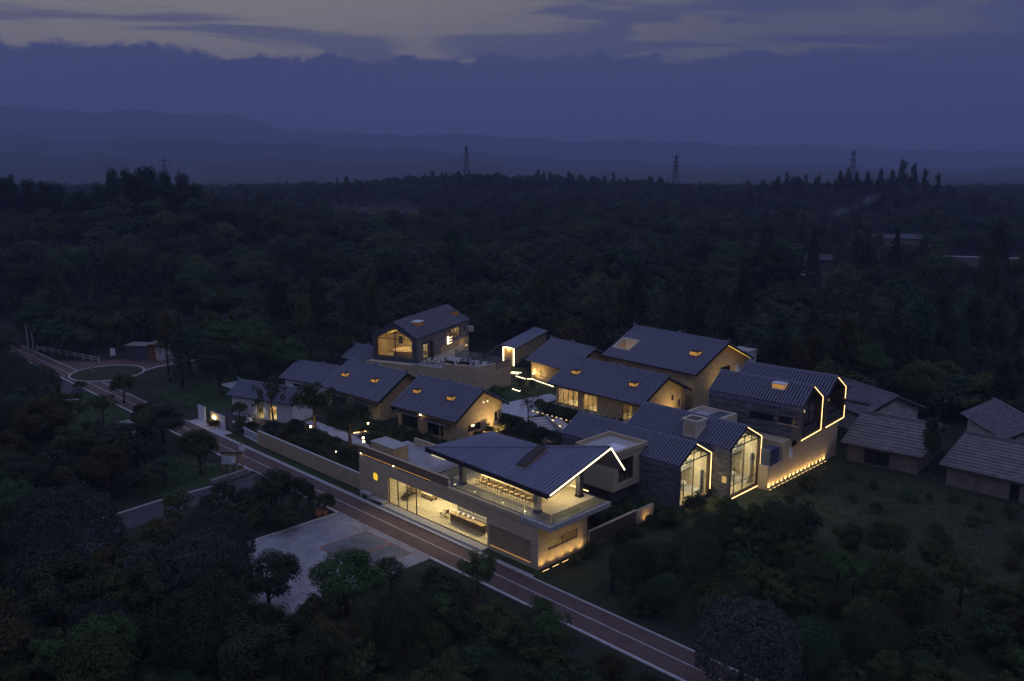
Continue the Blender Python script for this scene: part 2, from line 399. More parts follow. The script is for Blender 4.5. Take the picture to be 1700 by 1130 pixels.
def gable_house(name, label, cat, s, t, rot, L, zf, yr, zr, yb, zb, z0=0.0, ov=.7, oe=.8, wm=None, rm=None, pitch=.46, rad=.13,
                fh=(), gh=(), ends=True, group=None, thick=.16, roofholes=()):
    """local x -L..0 along the ridge, y 0 (front eave) .. yb (back eave)"""
    T = thing(name, label, cat, s, t, 0, rot, group); wm = wm or earth; rm = rm or tile
    t1 = (zr - zf) / yr; t2 = (zr - zb) / (yb - yr)
    def rz(y): return (zf + y * t1 if y <= yr else zb + (yb - y) * t2) - thick - .06
    x0, x1, y0, y1 = -L + ov, -ov, oe, yb - oe; th = .25
    m = MB(); zw = min(rz(y0), rz(y1))
    wall(m, 'x', y0, y0 + th, x0, x1, z0, rz(y0) - .02, [h[:4] for h in fh])
    wall(m, 'x', y1 - th, y1, x0, x1, z0, rz(y1) - .02)
    for xx, hs in ((x0, ()), (x1 - th, [h[:4] for h in gh])):
        wall(m, 'y', xx, xx + th, y0 + th, y1 - th, z0, zw, hs)
        poly = [(y0 + th, zw), (y1 - th, zw), (y1 - th, rz(y1 - th)), (yr, rz(yr)), (y0 + th, rz(y0 + th))]
        m.prism_x(poly, xx, xx + th)
    m.build('wall', wm, T)
    for h in fh: window(T, 'x', y0 + .12, *h[:4], h[4], h[5] if len(h) > 5 else 2)
    for h in gh: window(T, 'y', x1 - .12, *h[:4], h[4], h[5] if len(h) > 5 else 2)
    A, B = (-L, 0, zf), (0, 0, zf); C, D = (0, yr, zr), (-L, yr, zr); E, F = (0, yb, zb), (-L, yb, zb)
    s1, r1 = slope(A, B, C, D, pitch, rad, thick, roofholes) if rm is not sheet else slope(D, A, B, C, pitch, rad, thick)
    s2, r2 = slope(E, F, D, C, pitch, rad, thick)
    pm_ = tile_pan_shade if rm in (tile, tile_old) else rm
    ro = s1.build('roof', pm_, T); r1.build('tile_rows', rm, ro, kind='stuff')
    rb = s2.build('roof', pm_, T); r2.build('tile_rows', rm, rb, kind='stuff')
    ridge_cap(ro, D, C, ends, rm)
    for xx in (-L - .03, -.02):                      # verge boards under the gable edge
        MB().prism_x([(0, zf - .36), (yr, zr - .36), (yr, zr - .02), (0, zf - .02)], xx, xx + .05).build('verge_board', fascia, T)
        MB().prism_x([(yr, zr - .36), (yb, zb - .36), (yb, zb - .02), (yr, zr - .02)], xx, xx + .05).build('verge_board', fascia, T)
    T['_t'] = t1
    return T

def pentagon(Wd, z0, zf, zr): return [(0, z0), (Wd, z0), (Wd, zf), (Wd / 2, zr), (0, zf)]
def inset(poly, d):
    n = len(poly); out = []
    for i in range(n):
        p, a, b = Vector(poly[i]), Vector(poly[i - 1]), Vector(poly[(i + 1) % n])
        e1 = (p - a).normalized(); e2 = (b - p).normalized()
        n1 = Vector((-e1.y, e1.x)); n2 = Vector((-e2.y, e2.x))
        k = (n1 + n2); k = k / max(.2, k.dot(n1)); out.append(tuple(p + k * d))
    return out
def glass_house(name, label, s, t, rot, L, Wd, z0, zf, zr, wm, led_edges=(2, 3, 1), mull='grid', power=60, side=(), depth=.55, frame=.28, room=5.0, rm=None, band=True, lit=True, ledm=None, group=None, backside=(), innm=None):
    """pentagon section; local x -L..0, glazed gable at x=0; y 0 (front side) .. Wd"""
    T = thing(name, label, 'house', s, t, 0, rot, group); rm = rm or tile
    outer = pentagon(Wd, z0, zf, zr); inn = inset(outer, frame); th = .25; ins2 = inset(outer, th)
    m = MB()
    wall(m, 'x', 0.02, th, -L, -depth, z0, zf - .1, [h[:4] for h in side]); wall(m, 'x', Wd - th, Wd - .02, -L, -depth, z0, zf - .1, [h[:4] for h in backside])
    m.prism_x([(th, z0), (Wd - th, z0), (Wd - th, zf - .12), (Wd / 2, zr - .24), (th, zf - .12)], -L + .02, -L + th)
    m.box(-L + th, -depth, th, Wd - th, z0, z0 + .2)
    m.build('wall', wm, T)
    for h in side: window(T, 'x', .12, *h[:4], h[4], h[5] if len(h) > 5 else 2)
    for h in backside: window(T, 'x', Wd - .12, *h[:4], h[4], h[5] if len(h) > 5 else 2)
    fr = MB(); ln = MB()
    for i in range(5):
        a, b, c, d = outer[i], outer[(i + 1) % 5], inn[(i + 1) % 5], inn[i]
        fr.prism_x([a, b, c, d], -depth, 0)
        c2, d2 = inset(inn, .035)[(i + 1) % 5], inset(inn, .035)[i]
        ln.prism_x([d, c, c2, d2], -depth + .02, -.02)
    fr.build('gable_frame', zinc, T); ln.build('frame_liner', darkwood, T)
    A, B, C, D = (-L - .05, -.12, zf - .06), (.03, -.12, zf - .06), (.03, Wd / 2, zr + .06), (-L - .05, Wd / 2, zr + .06)
    E, F = (.03, Wd + .12, zf - .06), (-L - .05, Wd + .12, zf - .06)
    s1, r1 = slope(A, B, C, D, .38, .105, .14); s2, r2 = slope(E, F, D, C, .38, .105, .14)
    ro = s1.build('roof', tile_pan_shade, T); r1.build('tile_rows', rm, ro, kind='stuff'); r3 = s2.build('roof', tile_pan_shade, T); r2.build('tile_rows', rm, r3, kind='stuff')
    ridge_cap(ro, D, C, False, rm, .14, .16)
    if band:
        bm = MB(); n = int((L - .1) / .38)
        for i in range(n):
            x = -L + (i + .5) * (L - .1) / n; bm.box(x - .105, x + .105, -.10, .02, zf - .62, zf - .16)
        bm.box(-L, -.05, -.05, .02, zf - .64, zf - .14); bm.build('eave_tiles', rm, T, kind='stuff')
    # glazing
    gx = -depth + .10; y0g, y1g = inn[0][0], inn[1][0]; zb = inn[0][1]; ze = inn[2][1]; za = inn[3][1]; yc = Wd / 2
    def zt(y): return ze + (za - ze) * (1 - abs(y - yc) / (yc - y0g))
    mu = MB(); w = .05
    mu.box(gx - .04, gx + .04, yc - w, yc + w, zb, za - .05)
    mu.box(gx - .04, gx + .04, y0g, y1g, ze - .12, ze - .02)
    if mull == 'grid':
        zq = ze + (za - ze) * .48; hw = (yc - y0g) * .52
        mu.box(gx - .04, gx + .04, yc - hw, yc + hw, zq - .045, zq + .045)
        for sy in (-1, 1): mu.box(gx - .04, gx + .04, yc + sy * hw * .98 - .045, yc + sy * hw * .98 + .045, ze - .05, zt(yc + hw * .98) - .02)
    mg = mu.build('mullion', black, T)
    MB().prism_x([(y0g, zb), (yc, zb), (yc, za), (y0g, ze)], gx - .012, gx).build('pane', glass, mg)
    MB().prism_x([(yc, zb), (y1g, zb), (y1g, ze), (yc, za)], gx - .012, gx).build('pane', glass, mg)
    if lit:
        pm = MB(); pm.prism_x([(th, z0 + .2), (Wd - th, z0 + .2), (Wd - th, zf - .14), (yc, zr - .26), (th, zf - .14)], -room - .1, -room)
        pm.box(-room, -depth, th, th + .04, z0 + .2, zf - .15); wall(pm, 'x', Wd - th - .04, Wd - th, -room, -depth, z0 + .2, zf - .15, [h[:4] for h in backside if h[0] > -room])
        pm.build('inner_wall', innm or cream, T); box('inner_floor', floorw, T, -room, -depth - .02, th + .04, Wd - th - .04, z0 + .2, z0 + .24)
        lamp('room_light', 'AREA', (-room * .55, yc, zf + .1), power, T, (1, .80, .44), 1.6, Wd * .45)
    # light strips on chosen edges, set just proud of the frame face
    strips = []
    for e in led_edges:
        if isinstance(e, tuple): e, f0, f1 = e
        else: f0, f1 = 0.0, 1.0
        a, b = Vector(outer[e]), Vector(outer[(e + 1) % 5]); c, d = Vector(inset(outer, .085)[e]), Vector(inset(outer, .085)[(e + 1) % 5])
        poly = [a.lerp(b, f0), a.lerp(b, f1), c.lerp(d, f1), c.lerp(d, f0)]
        strips.append(MB().prism_x([tuple(p) for p in poly], .004, .05).build('light_strip', ledm or led, T))
    return T

# ================================================================== GROUND
def sm(a, b, x):
    k = min(1, max(0, (x - a) / (b - a))); return k * k * (3 - 2 * k)
def g2(x, y, cx, cy, sx, sy): return math.exp(-((x - cx) / sx) ** 2 - ((y - cy) / sy) ** 2)
def hgt(x, y):
    if y < 215: return 0.0
    f = sm(215, 330, y)
    h = 4 * sm(330, 600, y) * (1 - .6 * sm(900, 1500, y))
    h += 17 * g2(x, y, -150, 345, 75, 60) + 3 * g2(x, y, -330, 480, 120, 110)
    h += 13 * g2(x, y, -20, 700, 150, 130) + 3 * g2(x, y, 160, 640, 120, 90) + 9 * g2(x, y, 215, 560, 70, 90) + 3 * g2(x, y, 470, 720, 200, 150)
    h += 2 * g2(x, y, -250, 800, 250, 120) + 5 * g2(x, y, 40, 400, 90, 70)
    h += 2.2 * noise.noise(Vector((x * .011, y * .011, 0))) + 5 * sm(700, 2500, y) * noise.noise(Vector((x * .0017, y * .0017, 3)))
    return h * f
ys = [-160, -80, -20, 20] + list(range(50, 220, 10))
y = 220.0
while y < 12000: ys.append(y); y *= 1.05
xs = [math.sinh(k / 60 * 5.2) / math.sinh(5.2) * 9000 for k in range(-60, 61)]
vs = [(x, yy, hgt(x, yy) - .02) for yy in ys for x in xs]; nx = len(xs)
fs = [(j * nx + i, j * nx + i + 1, (j + 1) * nx + i + 1, (j + 1) * nx + i) for j in range(len(ys) - 1) for i in range(nx - 1)]
g = MB(); g.v = vs; g.f = fs; go = g.build('ground', soil, smooth=True); go['kind'] = 'structure'; go['label'] = 'dark forest floor reaching to the horizon'
def sheet_st(name, mat, pts, z, label=None, kind='structure', n=None):
    m = MB(); m.add([tuple(W(s, t, z)) for s, t in pts], [tuple(range(len(pts)))]); o = m.build(name, mat)
    if o.data.polygons[0].normal.z < 0: o.data.flip_normals()
    o['kind'] = kind
    if label: o['label'] = label
    return o
def rect(s0, s1, t0, t1): return [(s0, t0), (s1, t0), (s1, t1), (s0, t1)]
sheet_st('site_ground', fieldm, rect(-70, 6, -1.4, 62), -.008, 'planted ground inside the compound')
sheet_st('field', fieldm, rect(6, 40, 2, 52), -.006, 'dark grassy field beside the retaining wall')
sheet_st('lawn', grassm, rect(-52, 1.2, -.95, -.02), .006, 'mown grass verge between road and buildings')
sheet_st('lawn', grassm, [(-47, -6), (-43, -6), (-42, -12), (-42, -17), (-50, -20), (-58, -12)], .006, 'mown lawn beside the side drive')
sheet_st('lawn', grassm, [(-75, -6), (-95, -5.8), (-100, -22), (-78, -20)], .006, 'mown lawn round the sunken pond')
sheet_st('lawn', grassm, [(-90, 1), (-69, 3), (-72, 25), (-95, 25)], .006, 'mown lawn behind the white entrance wall')
sheet_st('lawn', grassm, [(-58, 49), (-45, 51), (-38, 47), (-42, 40), (-49, 42)], .006, 'courtyard lawn edged with light strips')
# the lane: local frame s,t
RD = thing('road', 'narrow red asphalt lane with kerbs and blue white lines', 'road', 0, 0); del RD['category']; RD['kind'] = 'structure'
box('surface', asphalt, RD, -205, 95, -5.3, -1.6, -.1, .010)
box('centre_line', paint, RD, -190, 90, -3.31, -3.20, .011, .016)
box('edge_line', paint, RD, -190, 90, -5.24, -5.12, .011, .016)
box('kerb', kerbm, RD, -205, 95, -1.6, -1.43, -.1, .12)
box('kerb', kerbm, RD, -205, -43, -5.5, -5.3, -.1, .10); box('kerb', kerbm, RD, -35, -24.6, -5.5, -5.3, -.1, .10); box('kerb', kerbm, RD, -9, 95, -5.5, -5.3, -.1, .10)
sheet_st('stone_verge', gravel, rect(-60, 0.5, -1.43, -.95), .004, 'strip of pale broken stone along the kerb')
PK = thing('parking_lot', 'pale paved lot with two grass paver bays edged red', 'parking lot', -24.4, -5.3); del PK['category']; PK['kind'] = 'structure'
MB().prism_z([(0, -.2), (0, -11), (6, -13.5), (9, -18), (15.4, -18), (15.4, 0.0), (.6, 0.0)][::-1], -.1, .008).build('surface', lotm, PK)
box('paver_bay', gridm, PK, 5.9, 9.9, -6.2, -.75, .008, .014); box('paver_bay', gridm, PK, 10.2, 13.2, -6.2, -.75, .008, .014)
for a in ((5.75, 13.35, -.75, -.62), (5.75, 13.35, -6.35, -6.2), (5.75, 5.9, -6.2, -.75), (9.9, 10.2, -6.2, -.75), (13.2, 13.35, -6.2, -.75)):
    box('red_edging', redm, PK, *a, .008, .016)
box('kerb', kerbm, PK, -.22, 0, -11, -.2, -.1, .12)
DV = thing('drive', 'grey asphalt side drive leaving the lane', 'drive', 0, 0); del DV['category']; DV['kind'] = 'structure'
MB().prism_z([(-42, -5.3), (-35, -5.3), (-36, -11), (-37.5, -17), (-36, -24), (-30, -32), (-34, -34), (-40.5, -25), (-41.5, -17), (-41.3, -10)], -.1, .006).build('surface', asphalt2, DV)
MB().prism_z([(-41.35, -10), (-41.55, -17), (-40.6, -25), (-40.8, -25.1), (-41.8, -17), (-41.6, -10)], -.1, .10).build('kerb', kerbm, DV)
JN = thing('road_junction', 'lane junction with branch curving round a planted island', 'road', 0, 0); del JN['category']; JN['kind'] = 'structure'
MB().prism_z([(-126, -1.7), (-100, -1.7), (-104, 2), (-107, 10), (-108, 40), (-118, 40), (-117, 10), (-119, 3)], -.1, .006).build('surface', asphalt, JN)
MB().prism_z([(-99.5, -1.4), (-103, 2.2), (-106.5, 10), (-107.4, 28), (-107.1, 28), (-106, 10), (-102.6, 2.6), (-99, -1.2)], -.1, .11).build('kerb', kerbm, JN)
sheet_st('plaza', asphalt2, [(-107, -5.6), (-97, -5.6), (-99, -13), (-108, -14)], .004, 'grey paved apron beside the junction')
# compound paving
sheet_st('path', pathm, [(-43, 34), (-35, 34.6), (-35.2, 38.5), (-39, 42), (-38.5, 46.5), (-42, 47.5), (-43, 41)], .012, 'pale slab path between the houses')
sheet_st('path', pathm, [(-57, 10.4), (-50, 9.4), (-43, 9.6), (-38, 8.2), (-37, 9.8), (-46, 11.8), (-56, 11.8)], .012, 'pale slab path in the front garden')
sheet_st('path', pathm, [(-86, 12), (-74, 12.5), (-69, 11), (-69, 13.5), (-76, 15), (-86, 15)], .012, 'pale slab path behind the tall trees')
sheet_st('plaza', asphalt2, [(-70, 3.3), (-67, 1.2), (-60, 1.2), (-57.5, 6.5), (-63, 6.2), (-69.5, 5.4)], .010, 'dark paved forecourt before the white cottage')
sheet_st('pavement', pathm, [(-69, -1.4), (-59, -1.4), (-59, .4), (-69, .4)], .008, 'pale pavement at the entrance gate')

# ================================================================== FRONT PAVILION (A): local = site s,t
A = thing('pavilion', 'long sand coloured bar pavilion with glazed ground floor and folded metal roof', 'building', 0, 0)
m = MB(); wall(m, 'x', 0, .3, -28, 0, 0, 4.3, [(-22.7, -6.8, .12, 3.2), (-25.4, -24.55, 2.2, 3.05), (-6.45, -.9, .5, 2.65)]); m.build('front_wall', sand, A)
m = MB(); wall(m, 'y', -.3, -.004, .3, 7.0, 0, 4.3, [(1.35, 5.6, 1.55, 2.5)]); m.build('side_wall', earth, A)
m = MB(); wall(m, 'x', 6.7, 7.0, -28, -.3, 0, 4.3); wall(m, 'y', -28, -27.7, .3, 6.7, 0, 4.3); m.build('back_wall', sand, A)
box('floor', floorw, A, -27.7, -.3, .3, 6.7, 0, .12)
box('slab', plate, A, -28, -2.2, 0, 7.0, 4.3, 4.5); box('slab', plate, A, -2.2, 1.6, -.12, 8.6, 4.28, 4.74)
box('slab', plate, A, -15, -2.2, 7.0, 8.6, 4.3, 4.5)
box('coping', sand, A, -15.2, -2.25, -.12, .42, 4.32, 4.78)
dk = box('deck', deckm, A, -27.6, -12.6, .4, 6.95, 4.5, 4.53); box('deck', floorw, A, -12.6, 1.25, .45, 8.4, 4.745, 4.765)
box('deck', floorw, A, -12.6, -2.2, .45, 8.5, 4.5, 4.74)
# parapet of dark horizontal slats with light line beneath
for k in range(5): box('slat', slatw, A, -28.02, -12.7, -.10 + .02 * k, .10 + .02 * k, 4.82 + .165 * k, 4.82 + .165 * k + .095)
box('parapet_core', darkwood, A, -27.95, -12.8, .11, .26, 4.5, 5.55)
box('parapet_cap', sand, A, -28.05, -12.65, .0, .3, 5.62, 5.68)
box('light_strip', ledo, A, -27.9, -15.3, -.10, -.07, 4.73, 4.76)
for x in (-27.6, -21.6): box('lamp_head', bulb, A, x, x + .18, -.13, -.05, 4.70, 4.80)
for k in range(13): box('slat', sand, A, -28.03, -25.9, -.06, -.003, .25 + .29 * k, .25 + .29 * k + .16)
# rounded amber window
rw = MB(); pts = []
for i in range(20):
    a = 2 * math.pi * i / 20; c, s_ = math.cos(a), math.sin(a)
    pts.append((-24.975 + .425 * math.copysign(abs(c) ** .5, c), 2.625 + .425 * math.copysign(abs(s_) ** .5, s_)))
rw.hexa([(x, .06, z) for x, z in pts], [(x, .02, z) for x, z in pts]); w_ = rw.build('amber_window', emis('amber_glow', (1, .62, .05), .95), A)
m = MB()
for i in range(20):
    (xa, za), (xb, zb_) = pts[i], pts[(i + 1) % 20]; k = 1.14
    f_ = lambda x, z: (-24.975 + (x + 24.975) * k, 2.625 + (z - 2.625) * k)
    (xc, zc), (xd, zd) = f_(xb, zb_), f_(xa, za)
    m.hexa([(xa, -.02, za), (xb, -.02, zb_), (xc, -.02, zc), (xd, -.02, zd)], [(xa, .07, za), (xb, .07, zb_), (xc, .07, zc), (xd, .07, zd)])
m.build('frame', sand, w_)
# perforated brick screen
sc_ = MB(); rows, cols = 17, 26
for r_ in range(rows):
    for c_ in range(cols):
        x = -6.45 + (c_ + (.5 if r_ % 2 else 0)) * 5.55 / cols; z = .5 + r_ * 2.15 / rows
        sc_.box(x, min(x + 5.55 / cols * .62, -.9), .06, .2, z, z + 2.15 / rows * .98 - .012)
sc_.build('brick_screen', screenb, A, kind='stuff'); box('screen_backing', fascia, A, -6.45, -.9, .24, .28, .5, 2.65)
box('screen_frame', sand, A, -6.6, -.75, -.06, -.002, 2.66, 2.80); box('screen_frame', sand, A, -6.6, -6.46, -.06, -.002, .4, 2.655); box('screen_frame', sand, A, -.89, -.75, -.06, -.002, .4, 2.655)
box('light_strip', ledo, A, -6.4, -.95, -.03, .03, .47, .50)
# shop front glazing: nine panes with thin fins
sf = box('window_rail', black, A, -22.7, -6.8, .1, .2, .12, .17); box('window_rail', black, A, -22.7, -6.8, .1, .2, 3.15, 3.2)
for k in range(11): box('window_fin', black, A, -22.7 + k * 1.59 - .02, -22.7 + k * 1.59 + .02, .08, .2, .17, 3.15) if k in (0, 1, 2, 3, 10) else None
for k in range(10): box('pane', glass, sf, -22.68 + k * 1.59, -22.68 + (k + 1) * 1.59 - .012, .14, .152, .17, 3.15)
window(A, 'y', -.1, 1.35, 5.6, 1.55, 2.5, glass, 2)
# interior
box('partition', cream, A, -23.2, -23.0, .32, 6.68, .12, 4.28); box('partition', cream, A, -6.7, -6.5, .32, 6.68, .12, 4.28)
box('back_lining', cream, A, -23, -6.7, 6.4, 6.6, .12, 4.28)
box('ceiling', cream, A, -23, -6.7, .32, 6.4, 4.2, 4.27)
for x in (-20.5, -17.5, -14.5, -11.5, -8.5): lamp('ceiling_light', 'AREA', (x, 2.8, 4.1), 120, A, (1, .79, .42), .8)
for x in (-19.5, -17.2): lamp('ceiling_spot', 'SPOT', (x, 3.7, 4.15), 420, A, (1, .88, .60), .1, spot=62, blend=.8)
lamp('store_light', 'AREA', (-3.4, 3.4, 4.0), 60, A, (1, .72, .38), 1.2)
bk = thing('bar_back_wall', 'backlit cream shelf wall with bottles behind the dark bar counter', 'shelf', -13.9, 2.4, .12)
box('panel', cream, bk, 0, 4.6, 0, .2, 0, 2.9); box('backlight', backlit, bk, .2, 4.4, -.02, -.004, .95, 2.3)
for z in (1.25, 1.6, 2.0): box('shelf', palewood, bk, .2, 4.4, -.14, -.021, z, z + .04)
br_ = thing('bar_counter', 'dark bar counter with pale top inside the pavilion', 'counter', -14.3, 1.35, .12)
box('body', fascia, br_, .3, 5.2, .1, .55, 0, 1.0); box('top', palewood, br_, .2, 5.3, 0, .65, 1.0, 1.06); box('front_panel', darkwood, br_, .32, 5.18, .06, .098, .1, .9)
random.seed(11)
for k in range(5):
    p = thing('pendant_lamp', 'small white globe pendant hanging over the bar counter', 'lamp', -13.2 + k * .75, 1.25, 1.75, 0, 'globe pendants over the bar')
    MB().ball((0, 0, 0), .12, 10, 6).build('globe', ledw, p); MB().tube((0, 0, .11), (0, 0, 2.45), .012).build('cord', black, p)
# upper storey
zd = 4.765
for i, (x, y) in enumerate(((-12.1, 1.6), (-1.7, 1.7), (-1.5, 7.5), (-12.1, 8.2))):
    box('column', steel if i == 1 else zinc, A, x - .27, x + .27, y - .27, y + .27, zd, (7.2, 7.2, 8.0, 7.2)[i]); box('column_base', black, A, x - .33, x + .33, y - .33, y + .33, zd, zd + .22)
MB().hexa([(-12, 8.45, zd), (-2.2, 8.45, zd), (-2.2, 8.6, zd), (-12, 8.6, zd)], [(-12, 8.45, 7.2), (-2.2, 8.45, 8.8), (-2.2, 8.6, 8.8), (-12, 8.6, 7.2)]).build('rear_wall', cream, A)
box('rear_wall', cream, A, -12.1, -11.9, 5.0, 8.4, zd, 7.2)
box('light_strip', led, A, -3.2, -.9, 8.1, 8.18, 5.25, 5.33)
lamp('roof_light', 'AREA', (-8, 4.2, 7.3), 150, A, (1, .79, .42), 8, 1.2); lamp('roof_light', 'AREA', (-1.8, 6.0, 7.6), 36, A, (1, .81, .48), 1.5)
# folded roof
Tp, Nr, Ax, Br, Bl = (-18.0, 1.6, 7.32), (.35, .95, 7.28), (.75, 9.35, 9.95), (1.05, 11.2, 7.35), (-17.2, 10.4, 7.3)
m1, r1 = slope(Tp, Nr, Ax, Tp, .42, .10, .30, strips=24); m2, r2 = slope(Br, Bl, Tp, Ax, .42, .06, .30, strips=24)
ra = m1.build('roof', metalroof, A); r1.build('roof_ribs', metalroof, ra, kind='stuff'); rb_ = m2.build('roof', metalroof, A); r2.build('roof_ribs', metalroof, rb_, kind='stuff')
def bar(name, mat, par, p, q, w, h, up=Vector((0, 0, 1))):
    p, q = Vector(p), Vector(q); d = (q - p).normalized(); y = d.cross(up).normalized(); z = y.cross(d).normalized()
    c = [y * w / 2 - z * h / 2, -y * w / 2 - z * h / 2, -y * w / 2 + z * h / 2, y * w / 2 + z * h / 2]
    return MB().hexa([p + k for k in c], [q + k for k in c]).build(name, mat, par)
bar('fascia', fascia, A, Vector(Tp) + Vector((0, -.06, -.22)), Vector(Nr) + Vector((0, -.06, -.22)), .1, .46)
bar('fascia', fascia, A, Vector(Nr) + Vector((.06, 0, -.2)), Vector(Ax) + Vector((.06, 0, -.2)), .08, .36); bar('fascia', fascia, A, Vector(Ax) + Vector((.06, 0, -.2)), Vector(Br) + Vector((.06, 0, -.2)), .08, .36)
bar('light_strip', ledw, A, Vector(Nr) + Vector((.13, .1, -.10)), Vector(Ax) + Vector((.13, 0, -.10)), .06, .115); bar('light_strip', ledw, A, Vector(Ax) + Vector((.13, 0, -.10)), Vector(Br) + Vector((.13, 0, -.1)), .06, .115)
bar('ridge_cap', metalroof, A, Vector(Tp) + Vector((0, 0, .06)), Vector(Ax) + Vector((0, 0, .06)), .24, .14)
# raised roof light panel
def on_front(s, t): return 7.3 + (t - 1.25) * (9.95 - 7.28) / 8.4 * 1.02 * max(0, (s + 18.0) / 18.7) ** 0
sk = MB(); nrm = Vector((0, -.302, .953))
q = [Vector((-5.9, 3.1, 0)), Vector((-4.7, 3.1, 0)), Vector((-4.7, 6.2, 0)), Vector((-5.9, 6.2, 0))]
pl = lambda x, y: Tp[2] + (y - Tp[1] - (Nr[1] - Tp[1]) * (x - Tp[0]) / (Nr[0] - Tp[0])) * ((Ax[2] - Nr[2]) / (Ax[1] - Nr[1]))
q = [Vector((v.x, v.y, pl(v.x, v.y))) for v in q]; lift = [.16, .16, .42, .42]
so_ = sk.hexa([v + Vector((0, 0, l)) for v, l in zip(q, lift)], [v + Vector((0, 0, l + .1)) for v, l in zip(q, lift)]).build('skylight', fascia, A)
MB().hexa([v * 1 + Vector((0, 0, .0)) for v in q], [v + Vector((0, 0, l - .01)) for v, l in zip(q, lift)]).build('frame', wood, so_)
# glass guards
gd = box('guard_rail', black, A, -12.6, -2.1, .30, .36, 4.78, 4.82)
for k in range(7): box('pane', gglass, gd, -12.6 + k * 1.5, -12.6 + (k + 1) * 1.5 - .02, .325, .337, 4.82, 5.75)
g2_ = box('guard_rail', steel, A, -2.1, 1.3, .34, .40, 4.765, 4.80); g3_ = box('guard_rail', steel, A, 1.24, 1.30, .4, 8.4, 4.765, 4.80)
for k in range(2): box('pane', gglass, g2_, -2.05 + k * 1.65, -2.05 + (k + 1) * 1.65 - .02, .36, .372, 4.8, 5.75)
for k in range(5): box('pane', gglass, g3_, 1.262, 1.274, .42 + k * 1.6, .42 + (k + 1) * 1.6 - .02, 4.8, 5.75)
g4 = box('guard_rail', black, A, -14.9, -14.84, .6, 4.2, 5.45, 5.5); box('guard_rail', black, A, -22, -14.9, .58, .64, 5.45, 5.5)
for k in range(2): box('pane', gglass, g4, -14.88, -14.868, .62 + k * 1.8, .62 + (k + 1) * 1.8 - .02, 4.53, 5.45)
for k in range(4): box('pane', gglass, g4, -22 + k * 1.77, -22 + (k + 1) * 1.77 - .02, .6, .612, 4.53, 5.45)
box('deck_wall', sand, A, -26.3, -21.9, 6.6, 6.85, 4.53, 5.35)
box('light_box', backlit, A, -21.9, -19.6, 5.6, 6.1, 4.53, 4.85); box('light_box', cream, A, -19.6, -15.2, 5.7, 6.0, 4.53, 4.75)
ht = thing('roof_hut', 'low sand coloured stair hut standing on the pavilion deck', 'hut', -26.9, .9, 4.53)
MB().prism_z([(0, 0), (4.1, 0), (4.1, 2.1), (0, 2.1)], 0, 1.55).build('body', ochre, ht); box('roof', plate, ht, -.06, 4.16, -.06, 2.16, 1.55, 1.65)
# step and bench along the shop front
box('doorstep', plate, A, -22.9, -6.6, -.95, -.004, -.05, .16)
for i, (a, b, h) in enumerate(((-27.0, -25.2, .62), (-25.1, -22.6, .42))):
    o = thing('stone_bench', ['tall grey stone bench block by the slatted wall', 'long low grey stone bench by the shop front'][i], 'bench', a, -.85)
    MB().prism_z([(0, 0), (b - a, 0), (b - a, .7), (0, .7)], h - .16, h).build('seat', plate, o); box('leg', plate, o, .1, .4, .08, .62, 0, h - .16); box('leg', plate, o, b - a - .4, b - a - .1, .08, .62, 0, h - .16)
# wall washers along the right hand side
for k in range(5):
    y = .5 + k * 1.35
    o = thing('wall_washer', 'low warm linear uplight at the foot of the pavilion side wall', 'lamp', .55, y, 0, 0, 'uplights along the pavilion side wall')
    box('housing', black, o, -.08, .08, -.45, .45, 0, .06); box('lens', led, o, -.02, .02, -.42, .42, .061, .07)
    lamp('light', 'SPOT', (.05, 0, .12), 30, o, (1, .72, .31), .05, rot=(0, R(164), 0), spot=130, blend=1)
# chairs
def make_chair(name, label, seatm, framem, group, backm=None):
    t = thing(name, label, 'chair', 0, 0, 0, 0, group)
    MB().prism_z([(-.24, -.22), (.24, -.22), (.22, .22), (-.22, .22)], .43, .49).build('seat', seatm, t)
    b = MB()
    for k in range(6):
        a0, a1 = R(-150 + k * 20), R(-150 + (k + 1) * 20)
        b.hexa([(.25 * math.cos(a0), .25 * math.sin(a0), .70), (.25 * math.cos(a1), .25 * math.sin(a1), .70), (.29 * math.cos(a1), .29 * math.sin(a1), .70), (.29 * math.cos(a0), .29 * math.sin(a0), .70)],
               [(.25 * math.cos(a0), .25 * math.sin(a0), .86), (.25 * math.cos(a1), .25 * math.sin(a1), .86), (.29 * math.cos(a1), .29 * math.sin(a1), .86), (.29 * math.cos(a0), .29 * math.sin(a0), .86)])
    b.build('backrest', backm or seatm, t)
    for sx in (-1, 1):
        MB().tube((sx * .24, -.22, 0), (sx * .23, -.17, .86), .022).build('leg', framem, t); MB().tube((sx * .23, .23, 0), (sx * .2, .2, .45), .02).build('leg', framem, t)
    return t
ch = make_chair('dining_chair', 'tan seated chair drawn up to the long lit table', palewood, darkwood, 'chairs along the long pavilion table', palewood)
for k in range(10):
    s_ = -10.9 + k * .78; loc = W(s_, 2.75 + random.uniform(-.06, .06), zd)
    if k == 0: ch.location = loc; ch.rotation_euler = (0, 0, R(-45))
    else: copy_tree(ch, loc, R(-45 + random.uniform(-9, 9)))
ch2 = copy_tree(ch, W(-10.9, 4.95, zd), R(135), label='tan seated chair on the wall side of the long lit table', group='chairs behind the long pavilion table')
for k in range(1, 9): copy_tree(ch2, W(-10.9 + k * .85, 4.95, zd), R(135 + random.uniform(-9, 9)))
tb = thing('long_table', 'long pale table under the folded pavilion roof', 'table', -11.3, 3.3, zd)
box('top', cream, tb, 0, 8.0, 0, 1.2, .72, .78)
for x in (.2, 3.9, 7.6): box('leg', darkwood, tb, x, x + .12, .1, .2, 0, .72); box('leg', darkwood, tb, x, x + .12, .9, 1.0, 0, .72)
